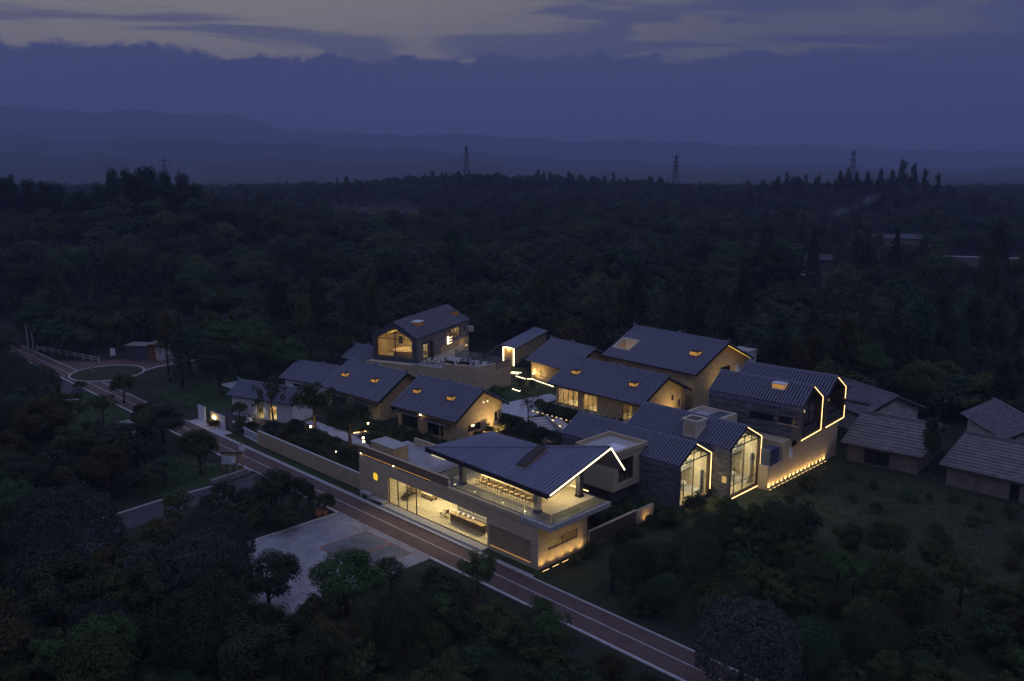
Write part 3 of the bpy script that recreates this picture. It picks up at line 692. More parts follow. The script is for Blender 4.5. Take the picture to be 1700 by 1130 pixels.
for k in range(9):
    o = thing('pendant_lamp', 'small round pendant hanging above the long table', 'lamp', -10.7 + k * .85, 3.85, zd + 1.75, 0, 'pendants above the long table')
    MB().lathe([(.14, 0), (.14, .05), (.04, .16)], 10).build('shade', cream, o); MB().tube((0, 0, .16), (0, 0, 1.1), .01).build('cord', black, o)
for i, (s_, t_) in enumerate(((-9.6, .95), (-5.6, .95), (-12.6, .95), (-2.6, .95))):
    o = thing('deck_light', 'small recessed deck light at the pavilion edge', 'lamp', s_, t_, zd, 0, 'recessed deck lights'); box('trim', black, o, -.16, .16, -.1, .1, 0, .02); box('lens', bulb, o, -.12, .12, -.07, .07, .021, .03)
# ground floor furniture
ac = thing('armchair', 'wooden armchair with white cushion inside the glazed pavilion', 'chair', -15.4, 1.9, .12, 20)
box('seat', cream, ac, -.32, .32, -.3, .3, .35, .45); box('backrest', darkwood, ac, .26, .34, -.3, .3, .45, .85)
for sy in (-1, 1):
    box('armrest', darkwood, ac, -.34, .34, sy * .34 - .03, sy * .34 + .03, .58, .62)
    for sx in (-1, 1): box('leg', darkwood, ac, sx * .31 - .025, sx * .31 + .025, sy * .34 - .025, sy * .34 + .025, 0, .58)
dt = thing('display_table', 'low dark framed display table near the pavilion entrance', 'table', -21.6, 3.6, .12)
box('top', cream, dt, 0, 1.9, 0, .9, .55, .65); box('drawer', palewood, dt, .05, 1.85, .05, .85, .3, .55)
for x in (.05, 1.75):
    for y in (.05, .75): box('leg', black, dt, x, x + .1, y, y + .1, 0, .3)
MB().lathe([(.1, .65), (.22, .8), (.2, .82), (.02, .7)], 10, 1.0, .45).build('bowl', black, dt)
cb_ = thing('cabinet', 'pale wood cabinet beside the pavilion entrance', 'cabinet', -22.9, 4.6, .12)
box('carcass', palewood, cb_, 0, 1.5, 0, 1.4, 0, 2.0); box('door', wood, cb_, .05, .73, -.03, -.002, .1, 1.9); box('door', wood, cb_, .77, 1.45, -.03, -.002, .1, 1.9)
st_ = thing('black_stair', 'black open stair inside the pavilion entrance', 'stairs', -22.6, 1.6, .12)
for k in range(8): box('tread', black, st_, 0, .9, k * .26, k * .26 + .28, .2 + k * .2, .25 + k * .2)
box('stringer', black, st_, -.05, -.001, 0, 2.1, .1, .3)

# ================================================================== TILED HOUSES
dk_ = dglass
def skyl(T, L, yr, zf, u, v, **k): skylight(T, -L + u * L, v * yr, zf, T['_t'], **k)
def awning(T, x0, x1, y0, y1, z):
    box('awning', sheet, T, x0, x1, y0, y1, z, z + .06)
    m = MB()
    for x in (x0 + .1, x1 - .15): m.box(x, x + .05, y0 + .05, y1, z - .08, z)
    m.build('awning_bracket', black, T)
B = gable_house('tiled_house', 'earth walled tiled house with two lit skylights and floodlit cracked gable', 'house', -32.8, 18.8, 4.5, 12.9, 3.2, 5.6, 6.5, 10.9, 3.6,
    fh=[(-11.4, -8.2, .3, 2.5, dk_, 3), (-6.2, -3.2, .3, 2.5, dk_, 3)], gh=[(3.1, 5.7, .9, 1.9, dk_, 1), (8.6, 9.2, 1.3, 2.6, dk_, 1)])
for u, v in ((.19, .47), (.70, .50)): skyl(B, 12.9, 5.6, 3.2, u, v)
awning(B, -12.3, -7.4, -.2, 1.0, 2.55); awning(B, -6.8, -1.6, -.3, 1.0, 2.35); box('post', palewood, B, -3.4, -3.25, .3, .45, 0, 2.3); box('lamp_head', bulb, B, -7.3, -7.05, .3, .5, 2.75, 2.9)
lamp('gable_light', 'SPOT', (1.9, 7.2, .4), 330, B, (1, .73, .34), .15, rot=(0, R(128), 0), spot=150, blend=1)
for yy in (6.2, 7.0): box('lamp_head', bulb, B, -.66, -.6, yy, yy + .1, 4.5, 4.6)
C = gable_house('tiled_house', 'earth walled tiled house with two lit skylights beside the terrace wall', 'house', -48.2, 17.6, 3.6, 13.8, 3.2, 5.6, 6.45, 11.0, 3.5,
    fh=[(-12.0, -8.6, .3, 2.5, dk_, 3), (-6.4, -3.4, .3, 2.5, dk_, 3)], gh=[(3.0, 4.6, .8, 2.0, dk_, 1)])
for u, v in ((.195, .44), (.685, .48)): skyl(C, 13.8, 5.6, 3.2, u, v)
awning(C, -13.0, -8.0, -.2, 1.0, 2.5); awning(C, -6.6, -1.0, -.3, 1.0, 2.4)
E1 = gable_house('tiled_cottage', 'white walled tiled cottage tucked behind the twin skylight house', 'house', -61.0, 18.6, 14, 12.0, 2.9, 4.1, 4.9, 8.0, 2.9, wm=white, fh=[(-9.5, -7.8, .9, 2.1, dk_, 1)], )
e2 = spx(566, 593.5, 2.9)
E2 = gable_house('tiled_cottage', 'small dark tiled outhouse against the glass gabled house', 'house', e2[0] + 6.6, e2[1] + 1.6, 14, 6.8, 2.9, 3.6, 4.7, 7.0, 2.9, wm=fascia)
Dh = gable_house('tiled_cottage', 'white cottage with lit doorway facing the entrance forecourt', 'house', -56.0, 8.2, 19, 12.4, 3.1, 2.6, 4.75, 5.6, 3.1, wm=white, ov=.5, oe=.6,
    fh=[(-7.2, -5.9, .1, 2.3, glass, 1), (-4.9, -3.5, .1, 2.3, glass, 1), (-8.2, -7.7, 1.7, 2.2, dk_, 1)])
lamp('room_light', 'AREA', (-5.5, 2.4, 2.5), 120, Dh, (1, .77, .38), 2.4); box('inner_wall', cream, Dh, -8, -2.5, 3.6, 3.7, 0, 2.6); box('inner_floor', floorw, Dh, -11, -1, .9, 4.6, 0, .05)
for k in range(3): box('shelf', palewood, Dh, -7.6 + k * 1.9, -6.4 + k * 1.9, 3.2, 3.55, .1, 1.9)
lamp('door_light', 'SPOT', (-6.4, .2, 2.4), 30, Dh, (1, .74, .4), .1, spot=110)
J = gable_house('tiled_house', 'tiled house with lit glazed rooms behind the long hedge wall', 'house', -19.75, 42.3, -.8, 18.5, 3.4, 6.2, 6.5, 12.2, 3.6, wm=ochre, oe=1.1, ov=.9,
    fh=[(-17.2, -13.0, .3, 2.75, glass, 4), (-12.0, -9.2, .3, 2.75, glass, 3), (-4.4, -2.6, .3, 2.6, glass, 2)], gh=[(8.3, 8.9, 2.4, 3.2, dk_, 1), (10.0, 10.6, 1.2, 2.2, dk_, 1)])
for u, v in ((.174, .44), (.78, .46)): skyl(J, 18.5, 6.2, 3.4, u, v, w=1.15, h=.52)
box('inner_floor', floorw, J, -17.6, -1, 1.4, 11, .2, .26); box('inner_wall', palewood, J, -17.4, -1.2, 4.6, 4.7, .3, 3.6); box('inner_wall', palewood, J, -12.7, -12.5, 1.5, 4.6, .3, 3.6); box('inner_wall', cream, J, -8.2, -8.0, 1.5, 4.6, .3, 3.6)
for x, e in ((-15, 110), (-10.4, 90), (-3.6, 60)): lamp('room_light', 'AREA', (x, 3.0, 2.9), e, J, (1, .77, .38), 1.6)
box('paper_lantern', backlit, J, -13.4, -12.9, 1.7, 2.1, .4, 1.5)
lamp('gable_light', 'SPOT', (1.6, 7.5, .5), 160, J, (1, .73, .34), .15, rot=(0, R(135), 0), spot=140, blend=1)
tp = MB(); tp.tube((-.55, 11.6, 3.3), (-.55, 11.0, 2.9), .07).tube((-.55, 11.0, 2.9), (-.55, 11.0, 0), .07); tp.build('downpipe', sand, J)
Hh = gable_house('tiled_house', 'tiled house with floodlit ochre wall beside the courtyard lawn', 'house', -41.0, 51.0, -6, 11.5, 3.3, 6.0, 6.3, 12, 3.3, wm=ochre, oe=.9, fh=[(-8.4, -7.0, .7, 1.8, litpane, 1), (-4.5, -3.3, .7, 1.8, dk_, 1)])
lamp('wall_light', 'SPOT', (-8.6, -.8, .3), 150, Hh, (1, .72, .32), .1, rot=(R(150), 0, 0), spot=140, blend=1)
I = gable_house('tiled_house', 'tall ochre tiled house with a square roof well', 'house', -19.2, 54.8, -2.9, 19.0, 5.8, 8.2, 9.6, 15.6, 6.1, wm=ochre, oe=.9, ov=.9, roofholes=[(.035, .215, .25, .57)],
    fh=[(-16.6, -15.4, 3.9, 4.7, dk_, 1), (-14.4, -13.2, 3.9, 4.7, dk_, 1), (-12, -10.8, 3.9, 4.6, dk_, 1), (-8.6, -5.4, 3.9, 4.6, dk_, 2)], gh=[(7.6, 10.4, 4.2, 5.6, dk_, 1), (11.8, 12.7, 4.2, 5.5, dk_, 1)])
skyl(I, 19, 8.2, 5.8, .825, .46, w=1.5, h=.62)
w0, w1, v0, v1 = -19 * (1 - .035), -19 * (1 - .215), .25 * 8.2, .57 * 8.2; tI = I['_t']
m = MB()
for (xa, xb, ya, yb_) in ((w0 - .02, w0 + .16, v0, v1), (w1 - .16, w1 + .02, v0, v1), (w0 + .16, w1 - .16, v0 - .02, v0 + .16), (w0 + .16, w1 - .16, v1 - .16, v1 + .02)):
    m.hexa([(xa, ya, 4.6), (xb, ya, 4.6), (xb, yb_, 4.6), (xa, yb_, 4.6)], [(xa, ya, 5.8 + ya * tI + .3), (xb, ya, 5.8 + ya * tI + .3), (xb, yb_, 5.8 + yb_ * tI + .3), (xa, yb_, 5.8 + yb_ * tI + .3)])
m.build('roof_well', cream, I); box('well_floor', plate, I, w0 + .16, w1 - .16, v0 + .16, v1 - .16, 4.6, 4.7)
lamp('well_light', 'POINT', ((w0 + w1) / 2, v0 + .7, 5.3), 9, I, (1, .7, .35), .2)
vt = MB().hexa([(-.90, 11.7, 4.3), (-.90, 12.6, 4.3), (-.52, 12.6, 4.15), (-.52, 11.7, 4.15)], [(-.90, 11.7, 5.45), (-.90, 12.6, 5.45), (-.86, 12.6, 5.45), (-.86, 11.7, 5.45)]).build('open_shutter', white, I)
box('light_strip', ledy, I, -.06, -.02, 9.2, 15.0, 6.15, 6.2) if False else None
lamp('gable_light', 'SPOT', (1.5, 8.0, .6), 260, I, (1, .73, .34), .15, rot=(0, R(140), 0), spot=120, blend=1)
bar('light_strip', ledy, I, (-.1, 8.3, 9.15), (-.1, 14.8, 6.15), .05, .06)
ps_ = spx(1228, 590, 6.0); wt = thing('roof_tank', 'flat pale roof box showing behind the tall ochre house', 'tank', *ps_); MB().box(-1.6, 1.6, 0, 2.5, 0, 6.7).build('body', white, wt); box('cap', plate, wt, -1.75, 1.75, -.1, 2.6, 6.7, 6.95)

# ================================================================== GLASS GABLED BRICK HOUSES
Nn = glass_house('brick_house', 'low grey brick house with lit glass gable beside the cream bay box', 1.0, 21.1, 0, 17, 6.2, 0, 5.15, 6.9, greybrick, led_edges=(2, (1, .16, 1)), depth=.4, power=290, room=4.6)
Mm = glass_house('brick_house', 'grey brick house with chimney and tall lit glass gable', 3.3, 27.5, 0, 14.3, 6.7, 0, 6.05, 7.85, greybrick, led_edges=(2, 1, (0, .1, 1)), depth=.4, power=340, room=4.8)
for T, wd_, zf_ in ((Nn, 6.2, 5.15), (Mm, 6.7, 6.05)):
    box('mezzanine', white, T, -4.55, -2.3, .35, wd_ - .34, zf_ - 2.3, zf_ - 1.15); box('mezzanine_edge', darkwood, T, -2.3, -2.24, .35, wd_ - .34, zf_ - 2.34, zf_ - 2.22); box('inner_wall', palewood, T, -4.5, -3.2, wd_ * .6, wd_ * .6 + .1, .24, zf_ - 2.35)
    box('curtain', bluep, T, -.95, -.75, wd_ - .62, wd_ - .36, .25, zf_ - 2.2); box('curtain', fabric, T, -1.0, -.8, .36, .9, .25, 2.2 if T is Nn else 1.0)
    box('bed', cream, T, -3.8, -1.4, .7, 2.6, .25, .8)
    box('headboard', palewood, T, -4.5, -4.2, .5, 5.0, .25, 1.6)
    lamp('room_light', 'POINT', (-1.15, wd_ * .40, zf_ - .7), 95, T, (1, .82, .48), .25); lamp('room_light', 'POINT', (-1.6, wd_ * .55, 1.9), 75, T, (1, .81, .46), .25)
    box('window_seat', white, T, -3.6, -.9, wd_ - 1.3, wd_ - .36, .25, .75)
mx_ = MB(); mx_.box(-.5, -.42, 1.75, 1.85, .3, 3.2).box(-.5, -.42, .4, 6.3, 1.25, 1.33); mx_.build('mullion', black, Mm)
mx_ = MB(); mx_.box(-.5, -.42, 1.5, 1.6, .3, 2.8); mx_.build('mullion', black, Nn)
box('lit_window', litpane, Mm, -.95, -.35, .0, .018, 1.9, 2.7); MB().box(-1.02, -.28, -.02, .016, 1.82, 1.9).box(-1.02, -.28, -.02, .016, 2.7, 2.78).build('window_frame', black, Mm)
cm = box('chimney', cream, Mm, -6.4, -4.5, .1, 1.9, 6.0, 8.05); MB().box(-6.55, -4.35, -.05, .15, 8.05, 8.25).box(-6.55, -4.35, 1.85, 2.05, 8.05, 8.25).box(-6.55, -6.35, .15, 1.85, 8.05, 8.25).box(-4.55, -4.35, .15, 1.85, 8.05, 8.25).build('chimney_rim', cream, cm)
box('chimney_panel', sand, cm, -6.2, -4.75, .07, .095, 6.5, 7.75); box('chimney_cap', dglass, cm, -6.35, -4.55, .15, 1.85, 8.06, 8.1)
Kk = glass_house('brick_house', 'grey brick box house with corner window jutting over the retaining wall', 5.95, 38.6, 4, 12.2, 5.9, 5.0, 9.2, 11.05, greybrick, led_edges=(2, 1, 0), lit=False, mull='none', side=[(-6.6, -3.5, 6.6, 7.5, dk_, 2), (-2.9, -.75, 6.7, 7.6, dk_, 3)])
box('sill', palewood, Kk, -3.0, -.3, -.08, .0, 6.58, 6.68)
skyl_t = (11.05 + .06 - 9.14) / (5.9 / 2 + .12); Kk['_t'] = skyl_t
skylight(Kk, -12.2 + .68 * 12.2, .55 * 2.95, 9.14, skyl_t, 1.5, .62, frame=white)
Ll = glass_house('brick_house', 'grey brick box house jutting out beside the neighbouring village roofs', 5.6, 45.6, 4, 12.4, 6.0, 5.0, 9.1, 10.9, greybrick, led_edges=(2, (1, 0, .40), (1, .56, 1), 0), lit=False, mull='none')
for T, wd_ in ((Kk, 5.9), (Ll, 6.0)):
    box('inner_wall', wood, T, -2.2, -2.1, .3, wd_ - .3, 5.2, 9.0); lamp('room_light', 'POINT', (-1.3, wd_ * .6, 7.6), 5, T, (1, .66, .3), .2)
    box('guard_pane', gglass, T, -.2, -.18, .35, wd_ - .35, 5.3, 6.4)
bar('beam', fascia, Ll, (-2.0, 5.0, 7.65), (3.2, 5.6, 7.35), .5, .3)
# retaining base below the two box houses
BW = thing('retaining_wall', 'sand coloured base wall washed by a row of warm uplights', 'wall', 4.8, 33.3)
MB().box(-11, 0, 3.2, 17.6, 0, 4.98).build('wall', sand, BW); MB().box(-1.2, 0, 0, 3.2, 0, 2.75).build('low_wall', sand, BW); box('coping', plate, BW, -1.25, .05, -.05, 3.19, 2.75, 2.83)
window(BW, 'y', .02, 5.4, 6.5, 4.0, 4.7, dk_, 1); MB().hexa([(.05, 5.2 - .5, 3.0), (.05, 5.2, 3.0), (.38, 5.2, 2.9), (.38, 4.7, 2.9)], [(.05, 4.7, 4.0), (.05, 5.2, 4.0), (.09, 5.2, 4.0), (.09, 4.7, 4.0)]).build('open_shutter', white, BW)
for k in range(15):
    y = .45 + k * .98
    o = thing('ground_uplight', 'small warm ground light washing the sand coloured base wall', 'lamp', 5.02, 33.3 + y, 0, 0, 'ground lights along the base wall')
    box('housing', black, o, -.07, .07, -.38, .38, 0, .05); box('lens', led, o, -.02, .02, -.30, .30, .051, .06)
    lamp('light', 'SPOT', (.0, 0, .12), 26 + 14 * random.random() + (22 if k == 0 else 0), o, (1, .66, .25), .03, rot=(0, R(166), 0), spot=112, blend=1)
tk = thing('louvre_box', 'dark blue louvred plant box on the low wall', 'plant box', 3.65, 33.6, 2.84)
box('body', bluep, tk, 0, 1.15, 0, 2.0, 0, 1.9)
for k in range(7): box('louvre', bluep, tk, -.02, 1.18, -.03, -.003, .15 + k * .25, .33 + k * .25); box('louvre', bluep, tk, 1.153, 1.19, 0, 2.0, .15 + k * .25, .33 + k * .25)
FB = thing('flat_block', 'cream flat roofed link block with glass roof light', 'building', -6.9, 32.6)
MB().box(0, 5.0, 0, 4.9, 0, 6.6).build('wall', cream, FB)
MB().box(0, 5.0, 0, .2, 6.6, 7.0).box(0, 5.0, 4.7, 4.9, 6.6, 7.0).box(0, .2, .2, 4.7, 6.6, 7.0).box(4.8, 5.0, .2, 4.7, 6.6, 7.0).build('parapet', cream, FB); box('roof', plate, FB, .2, 4.8, .2, 4.7, 6.6, 6.64)
rl_ = box('roof_light', white, FB, 3.0, 4.7, .8, 4.0, 6.64, 7.08); box('pane', gglass, rl_, 3.05, 4.65, .85, 3.95, 7.081, 7.1)
BX = thing('bay_box', 'cream projecting box room with a deep framed window and flared parapet', 'building', -9.6, 16.4)
m = MB(); m.box(0, 5.3, 0, 5.6, 1.9, 2.2).box(0, 5.3, 0, .25, 2.2, 6.0).box(0, 5.3, 5.35, 5.6, 2.2, 6.0).box(0, .25, .25, 5.35, 2.2, 6.0); wall(m, 'y', 5.05, 5.3, .25, 5.35, 2.2, 6.0, [(.9, 3.6, 2.7, 5.3)]); m.build('wall', sand, BX)
MB().box(0, 5.5, -.2, .05, 6.0, 6.45).box(0, 5.5, 5.55, 5.8, 6.0, 6.45).box(5.25, 5.5, .05, 5.55, 6.0, 6.45).box(0, .25, .05, 5.55, 6.0, 6.45).build('parapet', sand, BX); box('roof', plate, BX, .25, 5.25, .05, 5.55, 6.0, 6.06); box('roof_light', white, BX, 2.6, 4.6, 1.4, 3.4, 6.06, 6.16)
MB().box(1, 4.2, 1, 4.6, 0, 1.9).build('base', greybrick, BX); window(BX, 'y', 5.12, .9, 3.6, 2.7, 5.3, glass, 2); MB().box(4.6, 4.7, .3, 5.3, 4.2, 4.3).box(4.4, 4.5, .3, 5.3, 4.5, 4.6).box(4.4, 4.5, .3, 5.3, 4.8, 4.9).build('blind', fascia, BX); lamp('room_light', 'POINT', (3, 2.4, 4.6), 4, BX, (1, .8, .5), .3)

# ================================================================== GLASS GABLE HOUSE ON THE TERRACE
zt_ = 3.4
FT = thing('terrace_block', 'cream walled raised terrace with glass guards and tables', 'terrace', -70.6, 31.4)
c20 = 20.3
P = [(0, 0), (c20, 7.5), (c20 - .2, 15.4), (8.0, 13.4), (2.0, 22), (-7.5, 20)]
MB().prism_z(P, 0, zt_).build('base', sand, FT)
MB().prism_z([(.3, .3), (c20 - .25, 7.7), (c20 - .45, 15.2), (8.1, 13.2)], zt_, zt_ + .03).build('deck', plate, FT)
def stripwall(name, mat, par, p, q, w, z0, z1):
    p, q = Vector(p), Vector(q); d = (q - p).normalized(); n = Vector((-d.y, d.x)) * w
    return MB().prism_z([tuple(p), tuple(q), tuple(q + n), tuple(p + n)], z0, z1).build(name, mat, par)
pa = Vector(P[0]).lerp(Vector(P[1]), .70)
stripwall('parapet', sand, FT, pa, P[1], .22, zt_ + .031, zt_ + 1.05); stripwall('parapet', sand, FT, Vector(P[1]) + Vector((0, .02)), Vector(P[1]).lerp(Vector(P[2]), .55), .22, zt_ + .031, zt_ + 1.05)
p2 = Vector(P[1]).lerp(Vector(P[2]), .56)
stripwall('parapet', darkwood, FT, p2, P[2], .22, zt_ + .031, zt_ + 1.05)
for k in range(15): stripwall('slat', sand, FT, p2 + Vector((.06, 0)), Vector(P[2]) + Vector((.06, 0)), .05, .2 + k * .28, .2 + k * .28 + .15)
stripwall('coping', sand, FT, Vector(P[0]) + Vector((0, -.05)), pa, .3, zt_ + .031, zt_ + .2)
gl = stripwall('guard_rail', black, FT, P[3], P[2], .05, zt_ + 1.28, zt_ + 1.33)
for k in range(7):
    a, b = Vector(P[3]).lerp(Vector(P[2]), k / 7 + .004), Vector(P[3]).lerp(Vector(P[2]), (k + 1) / 7 - .004)
    stripwall('pane', gglass, gl, a, b, .02, zt_ + .05, zt_ + 1.28)
g5 = stripwall('guard_rail', steel, FT, Vector(P[0]).lerp(pa, .62), pa, .05, zt_ + 1.1, zt_ + 1.14)
for k in range(3):
    a, b = Vector(P[0]).lerp(pa, .62 + k * .125), Vector(P[0]).lerp(pa, .62 + (k + 1) * .125 - .01); stripwall('pane', gglass, g5, a, b, .02, zt_ + .21, zt_ + 1.1)
Ff = glass_house('gabled_house', 'tall house with amber lit glass gable and tan brick side above the terrace', -71.0, 33.3, -68, 20.5, 8.6, zt_, 7.75, 10.2, slatebrick, led_edges=(), innm=ochre, power=60, frame=.75, depth=.6, room=6.5, mull='grid', rm=tile_old, band=False,
    backside=[(-4.6, -2.6, zt_ + .1, zt_ + 2.9, glass, 2), (-13.2, -11.6, 4.6, 6.6, glass, 1), (-16.9, -13.3, 5.2, 7.0, glass, 3), (-19.2, -18.6, 5.9, 6.5, dk_, 1)])
Fy = 8.6
tub = thing('round_counter', 'large round wooden counter inside the glass gabled house', 'counter', 0, 0, 0); tub.parent = None
def in_local(T, x, y, z): return T.matrix_basis @ Vector((x, y, z))
tub.location = in_local(Ff, -3.4, 4.8, zt_ + .25); tub.rotation_euler = Ff.rotation_euler
MB().lathe([(2.3, 0), (2.3, 1.2), (2.15, 1.2), (2.15, .9), (.2, .9)], 28).build('tub', wood, tub, True); MB().lathe([(2.36, 1.2), (2.36, 1.27), (2.1, 1.27)], 28).build('rim', palewood, tub)
box('tray', palewood, tub, -.4, 1.6, -.25, .25, 1.28, 1.36)
box('picture', black, Ff, -6.48, -6.42, 1.5, 2.3, 5.2, 6.5); box('ceiling_strip', ledy, Ff, -5.5, -1.0, 2.4, 2.7, 8.05, 8.12); box('ceiling_strip', ledy, Ff, -5.8, -.9, 4.6, 4.85, 8.9, 8.96)
lamp('room_light', 'AREA', (-3.5, 4.3, 8.2), 22, Ff, (1, .60, .16), 2.0)
box('inner_wall', palewood, Ff, -20, -8, 5.0, 5.1, 3.6, 7.6); box('inner_wall', cream, Ff, -17.3, -17.2, 5.11, 8.3, 3.65, 7.5); box('shelf', wood, Ff, -17.19, -16.6, 5.4, 7.6, 5.6, 5.7); box('inner_wall', wood, Ff, -13.35, -13.26, 5.11, 8.3, 3.65, 7.5); lamp('room_light', 'POINT', (-15.2, 6.9, 6.9), 75, Ff, (1, .66, .30), .3); lamp('room_light', 'POINT', (-12.4, 7.0, 6.4), 30, Ff, (1, .62, .26), .3); lamp('room_light', 'AREA', (-3.8, 7.5, 6.9), 45, Ff, (1, .82, .48), 1.0)
box('inner_wall', cream, Ff, -6.4, -2.2, 6.4, 6.5, 3.62, 7.4); box('inner_wall', cream, Ff, -5.3, -5.2, 6.51, 8.3, 3.62, 7.4); box('shelf', palewood, Ff, -5.19, -4.9, 6.7, 8.0, 4.5, 4.6)
for k in range(3): box('shelf_light', ledw, Ff, -13.4, -11.7, 8.62, 8.68, 4.55 + k * .5, 4.63 + k * .5)
for x in (-12.0, -11.62): box('shelf_light', ledw, Ff, x - .06, x + .06, 8.62, 8.68, 4.5, 6.0)
box('lamp_tube', bulb, Ff, -3.1, -2.98, 7.9, 8.0, 4.6, 6.5); box('door_canopy', fascia, Ff, -5.0, -2.2, Fy, Fy + .9, 6.45, 6.55); box('door_screen', darkwood, Ff, -5.6, -5.2, Fy, Fy + .5, 3.5, 6.4)
box('wall_base', ochre, Ff, -20.4, -9, Fy + .002, Fy + .05, 0.0, 4.6); box('balcony', dirtywhite, Ff, -21.6, -20.5, 6.5, Fy + .6, 5.3, 6.3)
lamp('wall_light', 'POINT', (-17.5, Fy + 1.2, 3.6), 8, Ff, (1, .7, .3), .2)
box('roof_edge', zinc, Ff, -20.6, .02, Fy + .13, Fy + .2, 7.5, 7.72)
tF = (10.26 - 7.69) / (Fy / 2 + .12)
def dorm_back(T, x, y, w, h, pane):
    z = 7.69 + (Fy + .12 - y) * tF; dep = h / tF
    k = MB().box(x - w / 2 - .1, x + w / 2 + .1, y - dep - .3, y + .15, z + h, z + h + .08).build('skylight', white if x > -8 else fascia, T)
    MB().box(x - w / 2, x + w / 2, y - .02, y, z + .02, z + h).build('pane', pane, k)
    for sx in (-1, 1): MB().prism_x([(y - .02, z + .02), (y - .02, z + h - .01), (y - dep, z + h - .01)], x + sx * w / 2 - .01, x + sx * w / 2 + .01).build('pane', pane, k)
dim = emis('dim_skylight', (1, .48, .14), .07)
dorm_back(Ff, -5.2, Fy - 1.9, 2.0, .8, dim); dorm_back(Ff, -18.6, Fy - 1.6, 1.9, .75, dim)
# terrace furniture
tch = make_chair('terrace_chair', 'black chair standing on the raised terrace', blackfab, black, 'black chairs on the raised terrace')
spots = [(9.5, 7.0), (11.6, 8.4), (14.2, 9.6), (16.4, 10.4), (17.8, 12.6), (13.2, 12.0)]
FTm = Matrix.Translation(W(-70.6, 31.4)) @ Matrix.Rotation(R(-45), 4, 'Z'); first = True
for i, (x, y) in enumerate(spots):
    p = FTm @ Vector((x, y, zt_ + .03))
    if i == 0:
        tt = thing('terrace_table', 'pale topped cafe table on the raised terrace', 'table', 0, 0, 0, 0, 'cafe tables on the raised terrace')
        box('top', fabric, tt, -.42, .42, -.42, .42, .72, .76); MB().tube((0, 0, .03), (0, 0, .72), .04).build('stem', black, tt); MB().lathe([(.28, 0), (.26, .03)], 12).build('foot', black, tt); tt.location = p
    else: copy_tree(tt, p, R(random.uniform(0, 90)))
    for a in random.sample([0, 90, 180, 270], 3):
        a2 = R(a + random.uniform(-14, 14)); q_ = p + Vector((math.sin(a2) * .75, -math.cos(a2) * .75, 0))
        if first: tch.location = q_; tch.rotation_euler = (0, 0, a2); first = False
        else: copy_tree(tch, q_, a2)
for i, (x, y, r_) in enumerate(((12.2, 7.2, 8), (14.6, 8.3, 20))):
    o = thing('lounge_sofa', ['tan cushioned lounge sofa against the terrace parapet', 'tan lounge sofa with dark back beside the folded parasol'][i], 'sofa', 0, 0); o.location = FTm @ Vector((x, y, zt_ + .03)); o.rotation_euler = (0, 0, R(-45 + r_))
    box('seat', ochre, o, 0, 1.8, 0, .8, .12, .45); box('backrest', blackfab, o, 0, 1.8, .62, .8, .46, .85)
    for x_ in (0, 1.65): box('armrest', blackfab, o, x_, x_ + .15, 0, .61, .46, .65); box('leg', black, o, x_ + .03, x_ + .1, .05, .12, 0, .12)
um = thing('folded_parasol', 'closed grey parasol standing on the terrace', 'parasol', 0, 0); um.location = FTm @ Vector((18.6, 9.9, zt_ + .03))
MB().tube((0, 0, 0), (0, 0, 3.0), .035).build('pole', steel, um); MB().lathe([(.10, .9), (.26, 1.1), (.20, 1.9), (.10, 2.6), (.03, 2.95)], 9).build('canopy', fabric, um); MB().lathe([(.32, 0), (.3, .1)], 12).build('base', black, um)
# lit corridor with metal roof
Gc = thing('corridor_house', 'narrow corridor building with glowing door frame and metal roof', 'building', -60.6, 56.3, 0, -66)
MB().box(-18, 0, -1.15, -1.0, .2, 3.7).box(-18, 0, 1.0, 1.15, .2, 3.7).box(-18, -17.8, -1.0, 1.0, .2, 3.7).build('wall', earth, Gc)
s1, r1 = slope((-18.3, 1.5, 3.6), (.3, 1.5, 3.6), (.3, -1.3, 4.2), (-18.3, -1.3, 4.2), .5, .04, .1); rr = s1.build('roof', metalroof, Gc); r1.build('roof_ribs', metalroof, rr, kind='stuff')
s1, r1 = slope((-18.3, -4.5, 1.9), (.3, -4.5, 1.9), (.3, -1.3, 4.15), (-18.3, -1.3, 4.15), .33, .08, .1); rr = s1.build('roof', tile_old, Gc); r1.build('tile_rows', tile_old, rr, kind='stuff')
box('door', ochre, Gc, -.3, -.25, -1.0, 1.0, .2, 3.6); lamp('door_light', 'AREA', (-.1, 0, 3.4), 14, Gc, (1, .6, .2), .5)
for a in ((-1.15, -.9, .2, 3.7), (.9, 1.15, .2, 3.7), (-.9, .9, 3.5, 3.72)): box('light_strip', ledw, Gc, .004, .05, *a)

# ================================================================== NEIGHBOURING VILLAGE HOUSES
gable_house('village_house', 'old white walled farmhouse with sagging tile roof next to the box houses', 'house', 4.2, 60.5, -24, 11.5, 3.1, 5.6, 5.3, 11, 3.1, wm=dirtywhite, rm=tile_old, ends=False, fh=[(-8, -7, 1.2, 2.2, dk_, 1)])
gable_house('sheet_roof_shed', 'long shed with ribbed sheet roof below the white farmhouse', 'shed', 15.8, 50.2, 6, 9.8, 2.5, 8.0, 4.6, 14, 2.8, wm=mud, rm=sheet, ends=False, pitch=.7, rad=.08, fh=[(-7, -4, .1, 1.9, dk_, 3)])
gable_house('sheet_roof_shed', 'low barn with ribbed sheet roof and dark doorway in its plaster wall', 'shed', 35.0, 49.0, 0, 17.0, 2.6, 8.2, 4.6, 15, 2.6, wm=mud, rm=sheet, ends=False, pitch=.7, rad=.08, fh=[(-9.6, -8.6, 0, 2.0, dk_, 1), (-5, -3.4, 1, 1.9, dk_, 1)])
